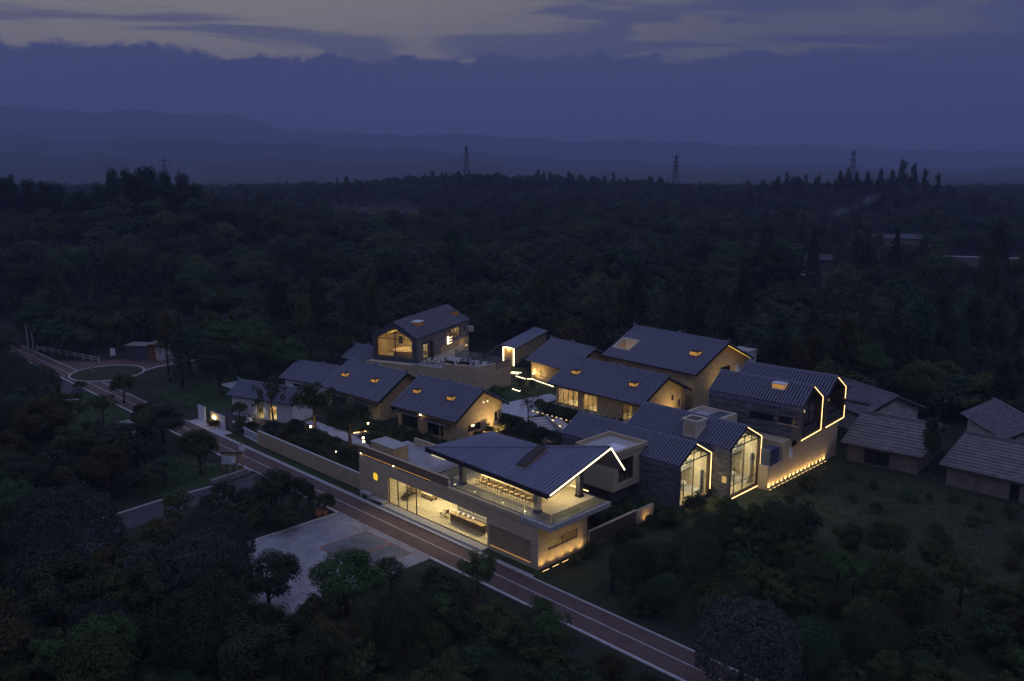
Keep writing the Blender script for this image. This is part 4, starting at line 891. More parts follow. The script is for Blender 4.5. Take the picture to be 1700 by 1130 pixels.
TH = gable_house('timber_house', 'timber framed farmhouse with white panels behind the sheet roof barn', 'house', 21.5, 60.5, -48, 12, 3.6, 4.2, 5.6, 8.4, 3.6, wm=dirtywhite, rm=tile_old, ends=False)
for y in (1.6, 2.9, 4.2, 5.5, 6.8): box('timber', darkwood, TH, -.695, -.64, y - .08, y + .08, 2.2, 3.9 + .8 * (1 - abs(y - 4.2) / 2.6))
box('timber', darkwood, TH, -.699, -.63, .9, 7.5, 3.2, 3.36)
# far roofs in the trees
for i, (u, v, z, L_, rot, lab) in enumerate(((560, 512, 3, 17, 40, 'dark tiled farm roof half hidden by garden trees'), (430, 545, 3, 9, 30, 'small dark tiled roof among the round trees'), (622, 515, 3, 12, 48, 'dark tiled roof peeping out behind the terrace house'))):
    s_, t_ = spx(u, v, z); gable_house('farm_house', lab, 'house', s_ + 5, t_, rot, L_, 3, 4, 5, 8, 3, wm=dirtywhite, rm=tile_old, ends=False)
p_ = px(235, 598); gs = thing('roadside_shed', 'small grey shed with rust door by the junction', 'shed', p_.x, p_.y, 0, -6, world=True)
box('body', zinc, gs, -3, 1.5, 0, 3, 0, 2.8); box('door', solid('rust', (.22, .09, .04), .9, .4), gs, 1.5, 2.9, .05, .12, 0, 3.2); box('body', dirtywhite, gs, 1.5, 4.4, .13, 3, 0, 2.6); box('roof', sheet, gs, -3.2, 1.52, -.3, 3.3, 2.8, 2.92); box('roof', sheet, gs, 1.521, 4.8, -.5, 3.3, 3.2, 3.3)

# ================================================================== GARDEN WALLS, STEPS, LAMPS
GW = thing('garden_wall', 'long sand coloured wall of horizontal bands along the lane', 'wall', -51.8, .30)
box('core', darkwood, GW, 0, 23.3, .06, .26, 0, 1.88); box('coping', plate, GW, -.05, 23.35, -.04, .32, 1.88, 1.97)
for k in range(7): box('band', sand, GW, 0, 23.3, -.03, .059, .06 + k * .26, .06 + k * .26 + .165)
GR = thing('side_garden_wall', 'low plank wall running back from the pavilion corner', 'wall', .1, 7.05)
box('core', conc, GR, 0, .16, 0, 10.4, 0, 1.7)
for k in range(7): box('band', darkwood, GR, .16, .2, 0, 7.4, .12 + k * .22, .12 + k * .22 + .17)
box('coping', sand, GR, -.04, .24, 0, 7.5, 1.7, 1.78); box('lit_screen', palewood, GR, .16, .22, 7.6, 10.4, .2, 1.7)
for k in range(6): box('band', sand, GR, .22, .27, 7.6, 10.4, .25 + k * .24, .25 + k * .24 + .12)
lamp('light', 'SPOT', (.9, 9.0, .2), 26, GR, (1, .62, .22), .05, rot=(0, R(140), 0), spot=110, blend=1)
wl = thing('entrance_wall', 'white free standing gate wall at the lane', 'wall', -68.6, .05); box('panel', white, wl, 0, 2.0, 0, .22, 0, 2.2); box('coping', plate, wl, -.05, 2.05, -.04, .26, 2.2, 2.28)
wl = thing('entrance_wall', 'white forecourt wall carrying a glowing round sign', 'wall', -65.6, .45); box('panel', white, wl, 1.9, 4.5, 0, .22, 0, 1.75); box('panel', earth, wl, 0, 1.899, 0, .22, 0, 1.75); box('coping', plate, wl, -.05, 4.55, -.04, .26, 1.75, 1.82); box('post', darkwood, wl, 4.56, 4.8, -.05, .25, 0, 1.9)
sg = thing('glowing_sign', 'warm glowing oval sign disc on the forecourt wall', 'sign', -64.6, .40, 1.15); 
for x in (0, .55): MB().lathe([(.26, 0), (.26, .05)], 14).build('disc', bulb, sg).matrix_local = Matrix.Translation((x, 0, 0)) @ Matrix.Rotation(R(90), 4, 'X')
lamp('light', 'POINT', (.3, -.5, .1), 14, sg, (1, .72, .25), .1)
pw = thing('planter_wall', 'curved white planter wall round the small lit tree', 'planter', -62.2, 3.6)
m = MB()
for k in range(12):
    a0, a1 = R(-120 + k * 20), R(-120 + (k + 1) * 20); f_ = lambda r_, a: (r_ * math.cos(a), r_ * math.sin(a))
    m.prism_z([f_(1.15, a0), f_(1.35, a0), f_(1.35, a1), f_(1.15, a1)], 0, .55)
m.build('ring_wall', white, pw); MB().lathe([(1.14, 0), (1.14, .3)], 16).build('soil', soil, pw)
lamp('uplight', 'SPOT', (.4, -.3, .4), 22, pw, (1, .7, .3), .05, rot=(R(180), 0, 0), spot=100, blend=1)
rl2 = thing('forecourt_railing', 'low black railing in front of the white cottage', 'railing', -68.5, 4.4, 0, 14)
box('rail', black, rl2, 0, 6.2, -.03, .03, .62, .68)
for k in range(6): box('post', black, rl2, k * 1.22, k * 1.22 + .06, -.03, .03, 0, .62)
tr_ = thing('trellis_fence', 'white diagonal trellis panel at the end of the banded wall', 'fence', -56.8, .9, 0, -4)
for k in range(9): bar('lath', white, tr_, (k * .55, 0, .1), (k * .55 + .9, 0, 1.2), .05, .09); bar('lath', white, tr_, (k * .55 + .9, .06, .1), (k * .55, .06, 1.2), .05, .09)
box('rail', white, tr_, 0, 5.4, -.04, .1, 1.2, 1.27); box('rail', white, tr_, 0, 5.4, -.04, .1, .03, .1)
# stone steps with globe lamps
SP = thing('stone_steps', 'broad stone steps climbing between hedges to the courtyard path', 'stairs', -31.6, 34.6, 0, -28)
for k in range(9): box('step', pathm if k % 2 else plate, SP, k * 1.02, k * 1.02 + .95, -3.0 + .12 * (k % 2), .2, 0, .95 - k * .1)
box('side_wall', conc, SP, -.2, 9.4, .25, .5, 0, 1.25); box('side_wall', conc, SP, -.2, 9.4, .51, 2.6, 0, .5)
for k, (s_, t_) in enumerate(((-28.7, 33.6), (-26.2, 32.2), (-23.9, 30.9), (-22.4, 30.2))):
    o = thing('globe_lamp', 'small glowing globe lamp on the stone steps', 'lamp', s_, t_, .55, 0, 'globe lamps on the stone steps')
    MB().tube((0, 0, 0), (0, 0, .35), .04).build('stem', black, o); MB().ball((0, 0, .48), .15).build('globe', bulb, o, True); lamp('light', 'POINT', (0, 0, .75), 7, o, (1, .68, .28), .1)
HW = thing('hedge_wall', 'low concrete planter wall in front of the lit tiled house', 'wall', -38.0, 40.6)
box('core', conc, HW, 0, 18, 0, .25, 0, 1.0); box('coping', plate, HW, -.05, 18.05, -.05, .3, 1.0, 1.08)
for k in range(11): box('foot_light', led, HW, 1.2 + k * .95 + random.uniform(-.2, .2), 1.2 + k * .95 + .35, -2.85, -2.8, .12, .16)
def strip_thing(label, pts, z=.12):
    o = thing('light_strip', label, 'lamp', *pts[0], 0, 0, 'light strips round the courtyard lawn')
    for (a, b) in zip(pts[:-1], pts[1:]):
        d0 = (a[0] - pts[0][0], a[1] - pts[0][1], z); d1 = (b[0] - pts[0][0], b[1] - pts[0][1], z)
        bar('tube', ledw, o, d0, d1, .08, .10); bar('base', conc, o, (d0[0], d0[1], z / 2 - .025), (d1[0], d1[1], z / 2 - .025), .16, z - .06)
strip_thing('long straight warm light strip along the lawn edge by the ochre wall', [(-54.1, 51.7), (-51.5, 51.4)]); strip_thing('light strip along the lawn under the small lit window', [(-49.6, 51.9), (-46.4, 51.3), (-44.4, 50.9)])
strip_thing('bright double light step in front of the corridor door', [(-56.9, 53.4), (-55.2, 54.2)]); strip_thing('angled light strip lying in the middle of the lawn', [(-48.3, 45.0), (-46.5, 44.7), (-46.1, 46.7)]); strip_thing('short light step beside the terrace block corner', [(-56.4, 52.6), (-54.9, 53.2)]); strip_thing('curving light strip on the stones beside the ochre wall', [(-51.3, 51.6), (-50.5, 52.3), (-49.9, 52.0)])
lamp('lawn_light', 'POINT', W(-50.5, 50.2, .8), 10, None, (1, .72, .3), .3); 
gl_ = [(-50.8, 52.7, 1.0, 'glowing globe lamp by the floodlit ochre wall'), (-49.9, 7.3, 1.4, 'large glowing globe lamp in the front garden'), (-39.4, 8.6, 1.9, 'glowing globe lamp on the tall post by the stair hut'), (-38.6, 8.1, 1.7, 'glowing globe lamp on the short post by the stair hut'), (-47.3, 24.0 - 9, .8, 'low glowing globe between the twin skylight houses')]
for s_, t_, z, lab in gl_:
    o = thing('globe_lamp', lab, 'lamp', s_, t_); MB().tube((0, 0, 0), (0, 0, z - .2), .05).build('stem', black, o); MB().ball((0, 0, z), .17).build('globe', bulb, o, True); lamp('light', 'POINT', (0, 0, z + .4), 12, o, (1, .74, .36), .15)
o = thing('garden_light_strip', 'warm light strip under the garden seat wall', 'lamp', -46.3, 11.8); bar('tube', led, o, (0, 0, .3), (.5, 1.8, .3), .08, .10); box('seat', plate, o, -.05, 1.0, 0, 1.9, 0, .24)
for i, (s_, t_) in enumerate(((-44.9, 4.7), (-41.3, 5.6), (-52.5, 8.2), (-74, 10.5), (-77, 16))):
    o = thing('spike_light', ['spike light at the foot of the bare forked tree', 'spike light among the garden grasses', 'spike light by the garden path', 'spike light on the lawn behind the cottage', 'spike light beside the far garden path'][i], 'lamp', s_, t_)
    MB().tube((0, 0, 0), (0, 0, .22), .03).build('spike', black, o); MB().lathe([(.04, .2), (.08, .34), (.07, .35)], 8).build('head', bulb, o); lamp('light', 'SPOT', (0, 0, .4), [60, 30, 12, 12, 12][i], o, (1, .72, .22), .04, rot=(R(180), 0, 0), spot=80, blend=.9)
# signboard by the lane
SB = thing('signboard', 'timber signboard with white panels at the side drive', 'sign', -45.0, -7.2, 0, 38)
for x in (-.9, 0, .9, 1.55): box('post', wood, SB, x - .1, x + .1, -.1, .1, 0, 2.3 if x < 1.5 else 3.6)
box('panel', white, SB, -1.0, .85, -.16, -.11, 1.45, 1.95); box('panel', white, SB, -1.0, .55, -.18, -.12, .9, 1.35); box('panel', white, SB, 1.35, 2.05, -.17, -.11, 2.7, 3.35); box('beam', darkwood, SB, -1.1, 1.6, -.12, .12, 2.25, 2.45)
sw = thing('stone_wall', 'low dark stone wall beside the side drive', 'wall', -42.6, -6.0, 0, -82)
for k in range(7):
    for r_ in range(2): box('stone', rock, sw, k * .72 + .3 * r_, k * .72 + .3 * r_ + .66, -.22 + random.uniform(0, .05), .22, r_ * .36, r_ * .36 + .34)
for i, (u, v, h) in enumerate(((529, 858, .75), (538, 856, .62))):
    p = px(u, v); o = thing('plant_pot', ['tall terracotta pot at the parking lot corner', 'shorter terracotta pot at the parking lot corner'][i], 'pot', p.x, p.y, 0, 0, world=True)
    MB().lathe([(.22, 0), (.36, h * .6), (.3, h * .92), (.34, h), (.26, h), (.22, h * .85)], 14).build('body', terracotta, o, True); MB().lathe([(.24, h * .84), (.05, h * .86)], 12).build('soil', soil, o)
p = px(1016, 985); o = thing('marker_post', 'dark square marker post among the globe trees on the slope', 'post', p.x, p.y, 0, 0, world=True); box('shaft', fascia, o, -.18, .18, -.18, .18, 0, 1.7); box('cap', zinc, o, -.24, .24, -.24, .24, 1.7, 1.8)
# sunken pool, bench, junction details
PO = thing('sunken_pool', 'sunken rectangular pool with pale stone walls on the lawn', 'pool', -74, -14)
for a in ((-.3, 6.4, -1.2, -.9), (-.3, 6.4, 5.8, 6.1), (-.3, 0, -.9, 5.8), (6.1, 6.4, -.9, 5.8)): box('wall', kerbm, PO, *a, -.1, .42)
box('water', waterm, PO, 0, 6.1, -.9, 5.8, -.05, .05)
p = px(120, 668); o = thing('park_bench', 'grey slab bench on the lawn near the junction', 'bench', p.x, p.y, 0, 5, world=True); box('seat', plate, o, -1, 1, -.25, .25, .42, .5); box('leg', plate, o, -.8, -.6, -.2, .2, 0, .42); box('leg', plate, o, .6, .8, -.2, .2, 0, .42)
p0, p1 = px(62, 582), px(165, 602); d = (p1 - p0); n_ = 9
o = thing('post_and_rail_fence', 'pale timber post and rail fence along the lane junction', 'fence', p0.x, p0.y, 0, math.degrees(math.atan2(d.y, d.x)), world=True); L_ = d.length
for k in range(n_): box('post', dirtywhite, o, k * L_ / (n_ - 1) - .08, k * L_ / (n_ - 1) + .08, -.08, .08, 0, 1.2)
for z in (.5, .95): box('rail', dirtywhite, o, 0, L_, -.09, -.04 - .01, z, z + .12)
p = px(188, 594); o = thing('notice_board', 'white notice board at the lane junction', 'sign', p.x, p.y, 0, -5, world=True); box('panel', white, o, -.5, .5, -.04, .04, .5, 1.9); box('post', steel, o, -.45, -.38, .041, .1, 0, 1.7); box('post', steel, o, .38, .45, .041, .1, 0, 1.7)
p = px(154, 620); o = thing('road_marker_post', 'brown capped marker post at the island tip', 'post', p.x, p.y, 0, 0, world=True); MB().lathe([(.22, 0), (.2, .9), (.3, .95), (.3, 1.35), (.12, 1.45), (.1, 1.8)], 8).build('shaft', wood, o); MB().lathe([(.32, 0), (.3, .12)], 10).build('base', plate, o)
p = px(178, 620); o = thing('traffic_island', 'round planted traffic island at the lane junction', 'island', p.x, p.y, 0, 0, world=True); MB().lathe([(6.3, 0), (6.3, .18), (6.0, .18), (6.0, .12)], 32).build('kerb', kerbm, o); MB().lathe([(5.99, 0), (5.99, .13), (.1, .3)], 32).build('planting', fieldm, o)
for i, (u, v) in enumerate(((49, 597), (57, 594))):
    p = px(u, v); o = thing('utility_pole', ['dark utility pole beside the lane', 'thin utility pole next to the junction'][i], 'pole', p.x, p.y, 0, 0, world=True); MB().tube((0, 0, 0), (0, 0, 7 - 2 * i), .12, .08).build('shaft', conc, o); box('crossarm', black, o, -.8, .8, -.05, .05, 6.2 - 2 * i, 6.3 - 2 * i)

# ================================================================== VEGETATION
def leaf_mesh(name, centers, normals, size, mats, aspect=.55, trunk=None, jit=.35):
    rng = np.random.default_rng(abs(hash(name)) % 1000 if False else len(centers) + len(name))
    n = len(centers); C_ = np.asarray(centers); Nn_ = np.asarray(normals) + rng.normal(0, .55, (n, 3)); Nn_ /= np.linalg.norm(Nn_, axis=1)[:, None] + 1e-9
    a = np.cross(Nn_, rng.normal(0, 1, (n, 3))); a /= np.linalg.norm(a, axis=1)[:, None] + 1e-9; b = np.cross(Nn_, a)
    s_ = (size * rng.uniform(1 - jit, 1 + jit, n))[:, None]
    V = np.stack([C_ - a * s_, C_ + b * s_ * aspect, C_ + a * s_, C_ - b * s_ * aspect], 1).reshape(-1, 3)
    F_ = np.arange(4 * n).reshape(n, 4)
    verts = V; faces = F_.tolist(); mi = [0] * n
    if trunk:
        o = len(verts); verts = np.concatenate([verts, np.array(trunk.v)]); faces += [tuple(i + o for i in f) for f in trunk.f]; mi += [1] * len(trunk.f)
    me = bpy.data.meshes.new(name); me.from_pydata(verts.tolist(), [], faces); me.update()
    for m_ in mats: me.materials.append(m_)
    if trunk: me.polygons.foreach_set('material_index', mi)
    return me
def crown_pts(kind, n, seed):
    rng = np.random.default_rng(seed)
    def sph(k, zmin=-.45):
        d = rng.normal(0, 1, (k * 3, 3)); d /= np.linalg.norm(d, axis=1)[:, None]; return d[d[:, 2] > zmin][:k]
    if kind == 'globe':
        d = sph(n, -.6); lump = 1 + .07 * np.sin(d[:, 0] * 7 + seed) * np.cos(d[:, 1] * 6 + d[:, 2] * 5) + .05 * np.sin(d[:, 0] * 15 + d[:, 1] * 13) * np.sin(d[:, 2] * 14 + seed) + rng.normal(0, .03, n)
        r = np.where(rng.random(n) < .8, 1, rng.uniform(.75, 1, n)) * lump
        c = d * r[:, None] * np.array([1, 1, .92]); return c, d
    if kind == 'round': k, rad, lo, hi, sq = 46, .27, .55, .88, (1, 1, .85)
    if kind == 'loose': k, rad, lo, hi, sq = 26, .26, .35, .95, (1, 1, .95)
    if kind == 'tall': k, rad, lo, hi, sq = 44, .27, .35, .85, (.72, .72, 1.75)
    if kind == 'euca': k, rad, lo, hi, sq = 24, .25, .2, .8, (.6, .6, 2.0)
    if kind == 'sparse': k, rad, lo, hi, sq = 24, .17, .3, 1.0, (.8, .8, 1.1)
    if kind == 'bush': k, rad, lo, hi, sq = 30, .30, .4, .85, (1, 1, .75)
    if kind == 'cone':
        h = rng.random(n) ** .75; ring = np.floor(h * 13) / 13; fr = (h * 13) % 1
        r = (1 - h) * .62 * (1.15 - .45 * fr) * rng.uniform(.72, 1.04, n) + .02; th = rng.uniform(0, 2 * np.pi, n)
        r *= 1 + .18 * np.sin(th * 5 + ring * 40)
        c = np.stack([r * np.cos(th), r * np.sin(th), h * 3.3 - 1.5], 1); d = np.stack([np.cos(th), np.sin(th), np.full(n, .5)], 1); return c, d
    d = sph(k, -.35 if kind != 'bush' else -.1); cc = d * rng.uniform(lo, hi, len(d))[:, None]; k = len(cc)
    w = rng.uniform(.6, 1.5, k); idx = rng.choice(k, n, p=w / w.sum())
    e = rng.normal(0, 1, (n, 3)); e /= np.linalg.norm(e, axis=1)[:, None]; e[:, 2] = np.abs(e[:, 2]) * rng.choice([1, 1, 1, -1], n)
    rr = rad * w[idx] ** .5 * rng.uniform(.55, 1.05, n)
    c = (cc[idx] + e * rr[:, None]) * np.array(sq); nr = e + d[idx] * .5 + np.array([0, 0, .4]); return c, nr
TRUNKH = {'globe': .55, 'round': .75, 'loose': .9, 'tall': .8, 'euca': 1.2, 'sparse': .9, 'bush': .1, 'cone': .35}
def crown_c(kind): return {'globe': 1.3, 'round': 1.45, 'loose': 1.6, 'tall': 2.3, 'euca': 2.7, 'sparse': 1.8, 'bush': .55, 'cone': 1.9}[kind]
def trunk_mb(kind, seed):
    rng = random.Random(seed); m = MB(); zc = crown_c(kind); h = TRUNKH[kind]; r0 = .075 if kind not in ('bush', 'sparse', 'euca') else .05
    bend = Vector((rng.uniform(-.1, .1), rng.uniform(-.1, .1), 0))
    p0, p1, p2 = Vector((0, 0, -.05)), Vector((0, 0, h * .55)) + bend, Vector((0, 0, zc)) + bend * 1.4
    if kind == 'bush':
        for k in range(4): a = k * 1.6; m.tube((0, 0, -.03), (.4 * math.cos(a), .4 * math.sin(a), .6), .03, .01, 5)
        return m
    m.tube(p0, p1, r0 * 1.25, r0, 7); m.tube(p1, p2, r0, r0 * .45, 6)
    ext = {'tall': 1.2, 'cone': 1.4, 'euca': 1.5}.get(kind, .4); m.tube(p2, p2 + Vector((0, 0, ext)), r0 * .45, .01, 5)
    for k in range(6 if kind != 'globe' else 4):
        a = rng.uniform(0, 6.28); q = p1.lerp(p2, rng.uniform(.05, .9)); L_ = rng.uniform(.5, .75)
        m.tube(q, q + Vector((math.cos(a) * L_ * .9, math.sin(a) * L_ * .9, L_ * .7)), r0 * .42, r0 * .12, 5)
    return m
TREE = {}
def proto(kind, var, leafm, n=4200, size=.052):
    c, nr = crown_pts(kind, n, 31 * var + len(kind)); zc = crown_c(kind); c = c + np.array([0, 0, zc])
    cm_ = leaf_mesh('crown', c, nr, size, [leafm]); tm = trunk_mb(kind, var + 5)
    me = bpy.data.meshes.new('trunk'); me.from_pydata(tm.v, [], tm.f); me.update(); me.materials.append(bark); me.polygons.foreach_set('use_smooth', [True] * len(me.polygons))
    TREE[(kind, var)] = (cm_, me)
PV = [('globe', 0, leafB, 10000, .031), ('globe', 1, leafD, 10000, .031), ('round', 0, leafA, 8000, .040), ('round', 1, leafB, 8000, .040), ('round', 2, leafC, 7600, .040), ('loose', 0, leafA, 5400, .043), ('loose', 1, leafD, 3200, .050),
      ('tall', 0, leafB, 4600, .055), ('tall', 1, leafC, 4400, .055), ('euca', 0, leafF, 2800, .060), ('sparse', 0, leafA, 1500, .050), ('sparse', 1, leafC, 700, .045), ('bush', 0, leafA, 2600, .060), ('bush', 1, leafB, 2600, .060), ('bush', 2, leafC, 2400, .060), ('cone', 0, leafB, 3600, .055)]
for a in PV: proto(*a)
NM = {'globe': 'globe_tree', 'round': 'broadleaf_tree', 'loose': 'broadleaf_tree', 'tall': 'tall_tree', 'euca': 'tall_tree', 'sparse': 'slender_tree', 'bush': 'shrub', 'cone': 'conifer'}
CATN = {'bush': 'shrub'}
def plant(kind, var, x, y, rad, label, group=None, z=0.0, zs=1.0, name=None):
    o = bpy.data.objects.new(name or NM[kind], None); COL.objects.link(o); o.location = (x, y, z); o.rotation_euler = (0, 0, random.uniform(0, 6.28)); o.scale = (rad, rad, rad * zs)
    tag(o, label, CATN.get(kind, 'tree'), group); cm_, tm = TREE[(kind, var)]
    for n_, me in (('stem' if kind == 'bush' else 'trunk', tm), ('foliage' if kind == 'bush' else 'crown', cm_)):
        c = bpy.data.objects.new(n_, me); COL.objects.link(c); c.parent = o
    return o
PLANTED = []
def plant_px(kind, var, u, v, r, label, group=None, zs=1.0):
    """crown centre and radius seen at (u,v); stands on the flat ground"""
    rad = 3.0
    for _ in range(12):
        p = px(u, v, rad * zs * crown_c(kind)); dd = math.hypot(p.y, CAMZ - p.z); rad = r * dd / FPX
    o = plant(kind, var, p.x, p.y, rad, label, group, 0, zs); PLANTED.append((p.x, p.y, rad)); return o
random.seed(21)
EXP = [
 ('round', 1, 580, 692, 40, 'large dark garden tree in front of the twin skylight house'), ('loose', 0, 520, 665, 36, 'feathery light green garden tree beside the white cottage'),
 ('round', 0, 397, 678, 14, 'small lit tree in the curved white planter'), ('round', 1, 366, 602, 38, 'wide dark tree behind the white cottage'), ('round', 0, 452, 528, 27, 'round tree behind the small tiled cottage'), ('loose', 0, 575, 575, 24, 'thin willowy tree beside the small dark outhouse'), ('tall', 1, 330, 545, 22, 'tall olive tree near the roadside shed'),
 ('round', 1, 452, 806, 34, 'dark dense tree between the drive and the lane'), ('tall', 0, 518, 825, 15, 'narrow dark tree near the terracotta pots'), ('round', 0, 541, 832, 17, 'small bright green tree above the terracotta pots'), ('bush', 0, 405, 858, 36, 'sprawling shrub bank beside the side drive'), ('bush', 1, 470, 862, 30, 'dark shrub bank at the edge of the parking lot'),
 ('globe', 0, 1050, 938, 36, 'dark clipped globe tree by the marker post on the dark slope'), ('globe', 0, 1154, 918, 40, 'larger clipped globe tree below the glass gabled brick houses'), ('round', 0, 1107, 968, 19, 'small bright tree beside the clipped globe trees'), ('globe', 1, 1240, 1075, 78, 'huge grey green globe tree at the end of the lane'),
 ('bush', 0, 1120, 858, 26, 'leafy shrub below the lit brick gable'), ('bush', 1, 1156, 838, 24, 'dark shrub hiding the foot of the low brick gable'), ('bush', 0, 1205, 842, 24, 'bright green shrub at the foot of the tall brick gable'), ('bush', 0, 1252, 868, 26, 'bright green shrub below the uplit base wall'), ('bush', 1, 1190, 812, 17, 'small dark shrub between the two brick gables'), ('loose', 0, 1250, 958, 30, 'loose green tree on the dark slope'), ('sparse', 1, 1296, 985, 30, 'pale stemmed bare tree on the dark slope'),
 ('tall', 0, 1549, 735, 27, 'tall dark tree between the two sheet roofed sheds'), ('bush', 1, 1403, 727, 18, 'dark shrub beside the white farmhouse yard'), ('loose', 1, 1288, 590, 20, 'pale flowering tree behind the box houses'),
 ('sparse', 0, 1030, 725, 34, 'thin branched tree in front of the cream bay box'), ('sparse', 1, 880, 672, 30, 'bare branched tree over the pale slab path'), ('loose', 0, 945, 545, 28, 'bright green tree behind the corridor building'), ('cone', 0, 985, 540, 17, 'dark conifer behind the tall ochre house'),
 ('globe', 1, 111, 885, 80, 'huge dark globe tree on the left lawn slope'), ('globe', 1, 354, 905, 62, 'grey green globe tree beside the parking lot'), ('globe', 0, 342, 1050, 78, 'huge dark globe tree below the parking lot'), ('round', 1, 447, 958, 50, 'dense dark tree overhanging the parking lot corner'), ('round', 0, 577, 962, 60, 'broad green tree in front of the parking lot'), ('loose', 1, 236, 940, 48, 'loose grey tree between the two huge globe trees'), ('round', 2, 540, 1062, 42, 'olive tree below the broad green tree'), ('globe', 0, 668, 1032, 48, 'dark globe tree beside the lane bend'), ('sparse', 1, 600, 1098, 36, 'pale stemmed sparse tree at the slope foot'),
 ('loose', 0, 795, 948, 36, 'feathery tree leaning over the lane opposite the brick screen'), ('bush', 0, 896, 1010, 24, 'shrub on the lane edge opposite the clipped globe'), ('bush', 1, 745, 985, 40, 'dark shrub bank along the lane'), ('round', 0, 715, 1062, 34, 'green tree on the bank above the lane'),
 ('globe', 0, 55, 642, 40, 'dark dome shaped tree by the utility poles'), ('round', 2, 72, 700, 48, 'olive round tree on the lawn by the slab bench'), ('round', 0, 203, 638, 22, 'bright edged tree beside the traffic island'), ('loose', 0, 170, 672, 22, 'small open tree on the pool lawn'), ('round', 1, 268, 702, 36, 'dark round tree opposite the entrance gate'), ('round', 0, 330, 740, 34, 'green tree on the lawn behind the signboard'), ('round', 2, 172, 775, 42, 'olive tree below the sunken pool'), ('round', 1, 240, 690, 26, 'dense dark tree near the sunken pool'), ('bush', 2, 132, 640, 12, 'small yellow green shrub beside the paved apron')]
for e in EXP: plant_px(*e)
p = px(455, 706); plant('sparse', 0, p.x, p.y, 2.9, 'slender leaning tree in front of the white cottage').rotation_euler = (R(6), R(-9), 1.0)
def plant_d(kind, var, u, top_v, d, rad, label, group):
    x = (u - CX) / FPX * d; z0 = hgt(x, d); top = CAMZ + (HZ - top_v) * d / FPX; hu = crown_c(kind) + {'tall': 1.75, 'euca': 1.9, 'round': 1.0}[kind]
    plant(kind, var, x, d, rad, label, group, z0, (top - z0) / hu / rad); PLANTED.append((x, d, rad))
for u, v, r_ in ((194, 276, 5.0), (222, 277, 4.6), (248, 274, 6.0), (262, 273, 5.5), (285, 281, 6.0), (308, 284, 5.5), (236, 284, 6.0), (330, 300, 5.0), (170, 300, 5), (30, 287, 5.0), (12, 290, 5), (90, 298, 7), (62, 294, 6), (110, 303, 6), (140, 312, 6)): plant_d('tall', 0, u, v, 318 + (u * 7) % 25, r_, 'tall tree of the dark clump crowning the near hill', 'tall clump on the near hill')
for u, v, r_ in ((1352, 290, 4), (1385, 283, 5), (1398, 279, 5), (1412, 284, 4), (1432, 284, 4.5), (1453, 280, 4.5), (1488, 266, 7), (1505, 272, 5), (1525, 280, 5), (1470, 282, 5), (1300, 286, 4.5), (1318, 292, 5), (1285, 292, 5), (1545, 288, 5)): plant_d('euca', 0, u, v, 505 + (u * 13) % 40, r_ * 1.3, 'tufted tall tree standing out on the wooded crest', 'tufted trees on the wooded crest')
# garden shrubs inside the compound (site coordinates)
GSH = [(-49.0, 4.0, .9), (-47.6, 4.4, 1.1), (-46.4, 4.0, .8), (-45.2, 3.2, .9), (-43.6, 3.6, 1.0), (-50.5, 3.6, 1.0), (-42.2, 2.6, 1.1), (-40.6, 3.0, .9), (-39.0, 2.2, 1.0), (-36.6, 2.4, .9), (-34.6, 2.4, 1.1), (-32.6, 2.2, 1.0), (-30.4, 2.0, .9), (-48.2, 2.2, .7), (-44.4, 1.7, .7), (-37.8, 4.4, 1.2), (-35.2, 5.4, 1.4), (-33.0, 6.0, 1.3), (-30.8, 6.5, 1.2), (-52.8, 5.6, 1.2), (-55.0, 4.2, 1.3), (-51.2, 6.2, 1.5), (-57.2, 2.2, 1.2), (-59.0, 1.6, 1.3), (-63.2, -.1, .8), (-64.4, 0.0, .7), (-54, 7.4, 1.2), (-48.6, 7.0, 1.1), (-46.4, 6.6, 1.3), (-43.2, 6.4, 1.2), (-38.8, 6.4, 1.2), (-36.4, 7.2, 1.3), (-53.5, 2.6, 1.0), (-49.8, 2.0, .8), (-31.8, 4.2, 1.0), (-45.6, 13.2, 1.0), (-49.6, 13.0, 1.1), (-52.4, 13.4, 1.2), (-41.2, 11.9, 1.0)]
for i, (s_, t_, r_) in enumerate(GSH):
    p = W(s_, t_); k = random.choice([0, 1, 1, 2]); plant('bush', k, p.x, p.y, r_ * 1.1, ['bright green', 'dark green', 'olive'][k] + ' rounded shrub in the garden behind the banded wall', 'shrubs behind the banded garden wall')
for i, (s_, t_, r_) in enumerate([(-29 + k * 1.35, 13.4 + (k % 3) * .9, 1.25 + .3 * (k % 2)) for k in range(9)]):
    p = W(s_, t_); plant('bush', 1, p.x, p.y, r_, 'bamboo shrub in the gap between pavilion deck and floodlit gable', 'bamboo clump behind the pavilion', 0, 1.6, 'bamboo_clump')
for i, (s_, t_, r_) in enumerate([(-43 + k * 1.35, 13.6 + (k % 2), 1.2) for k in range(9)]):
    p = W(s_, t_); plant('bush', k % 2 if (k := i) else 0, p.x, p.y, r_, 'bamboo shrub in front of the awnings of the tiled houses', 'bamboo hedge before the awnings', 0, 1.7, 'bamboo_clump')
for i in range(14):
    p = W(-36.6 + i * 1.22, 38.9 + random.uniform(-.2, .2)); plant('bush', random.choice([0, 1]), p.x, p.y, 1.15, 'clipped hedge shrub along the low concrete planter wall', 'hedge shrubs at the lit tiled house', 0, 1.2, 'hedge_shrub')
for i in range(10):
    p = W(-34 + i * 1.3, 29.2 - i * .15 + random.uniform(-.3, .3)); plant('bush', 1, p.x, p.y, 1.25, 'dark hedge shrub on the low side of the stone steps', 'hedge shrubs below the stone steps', 0, 1.3, 'hedge_shrub')
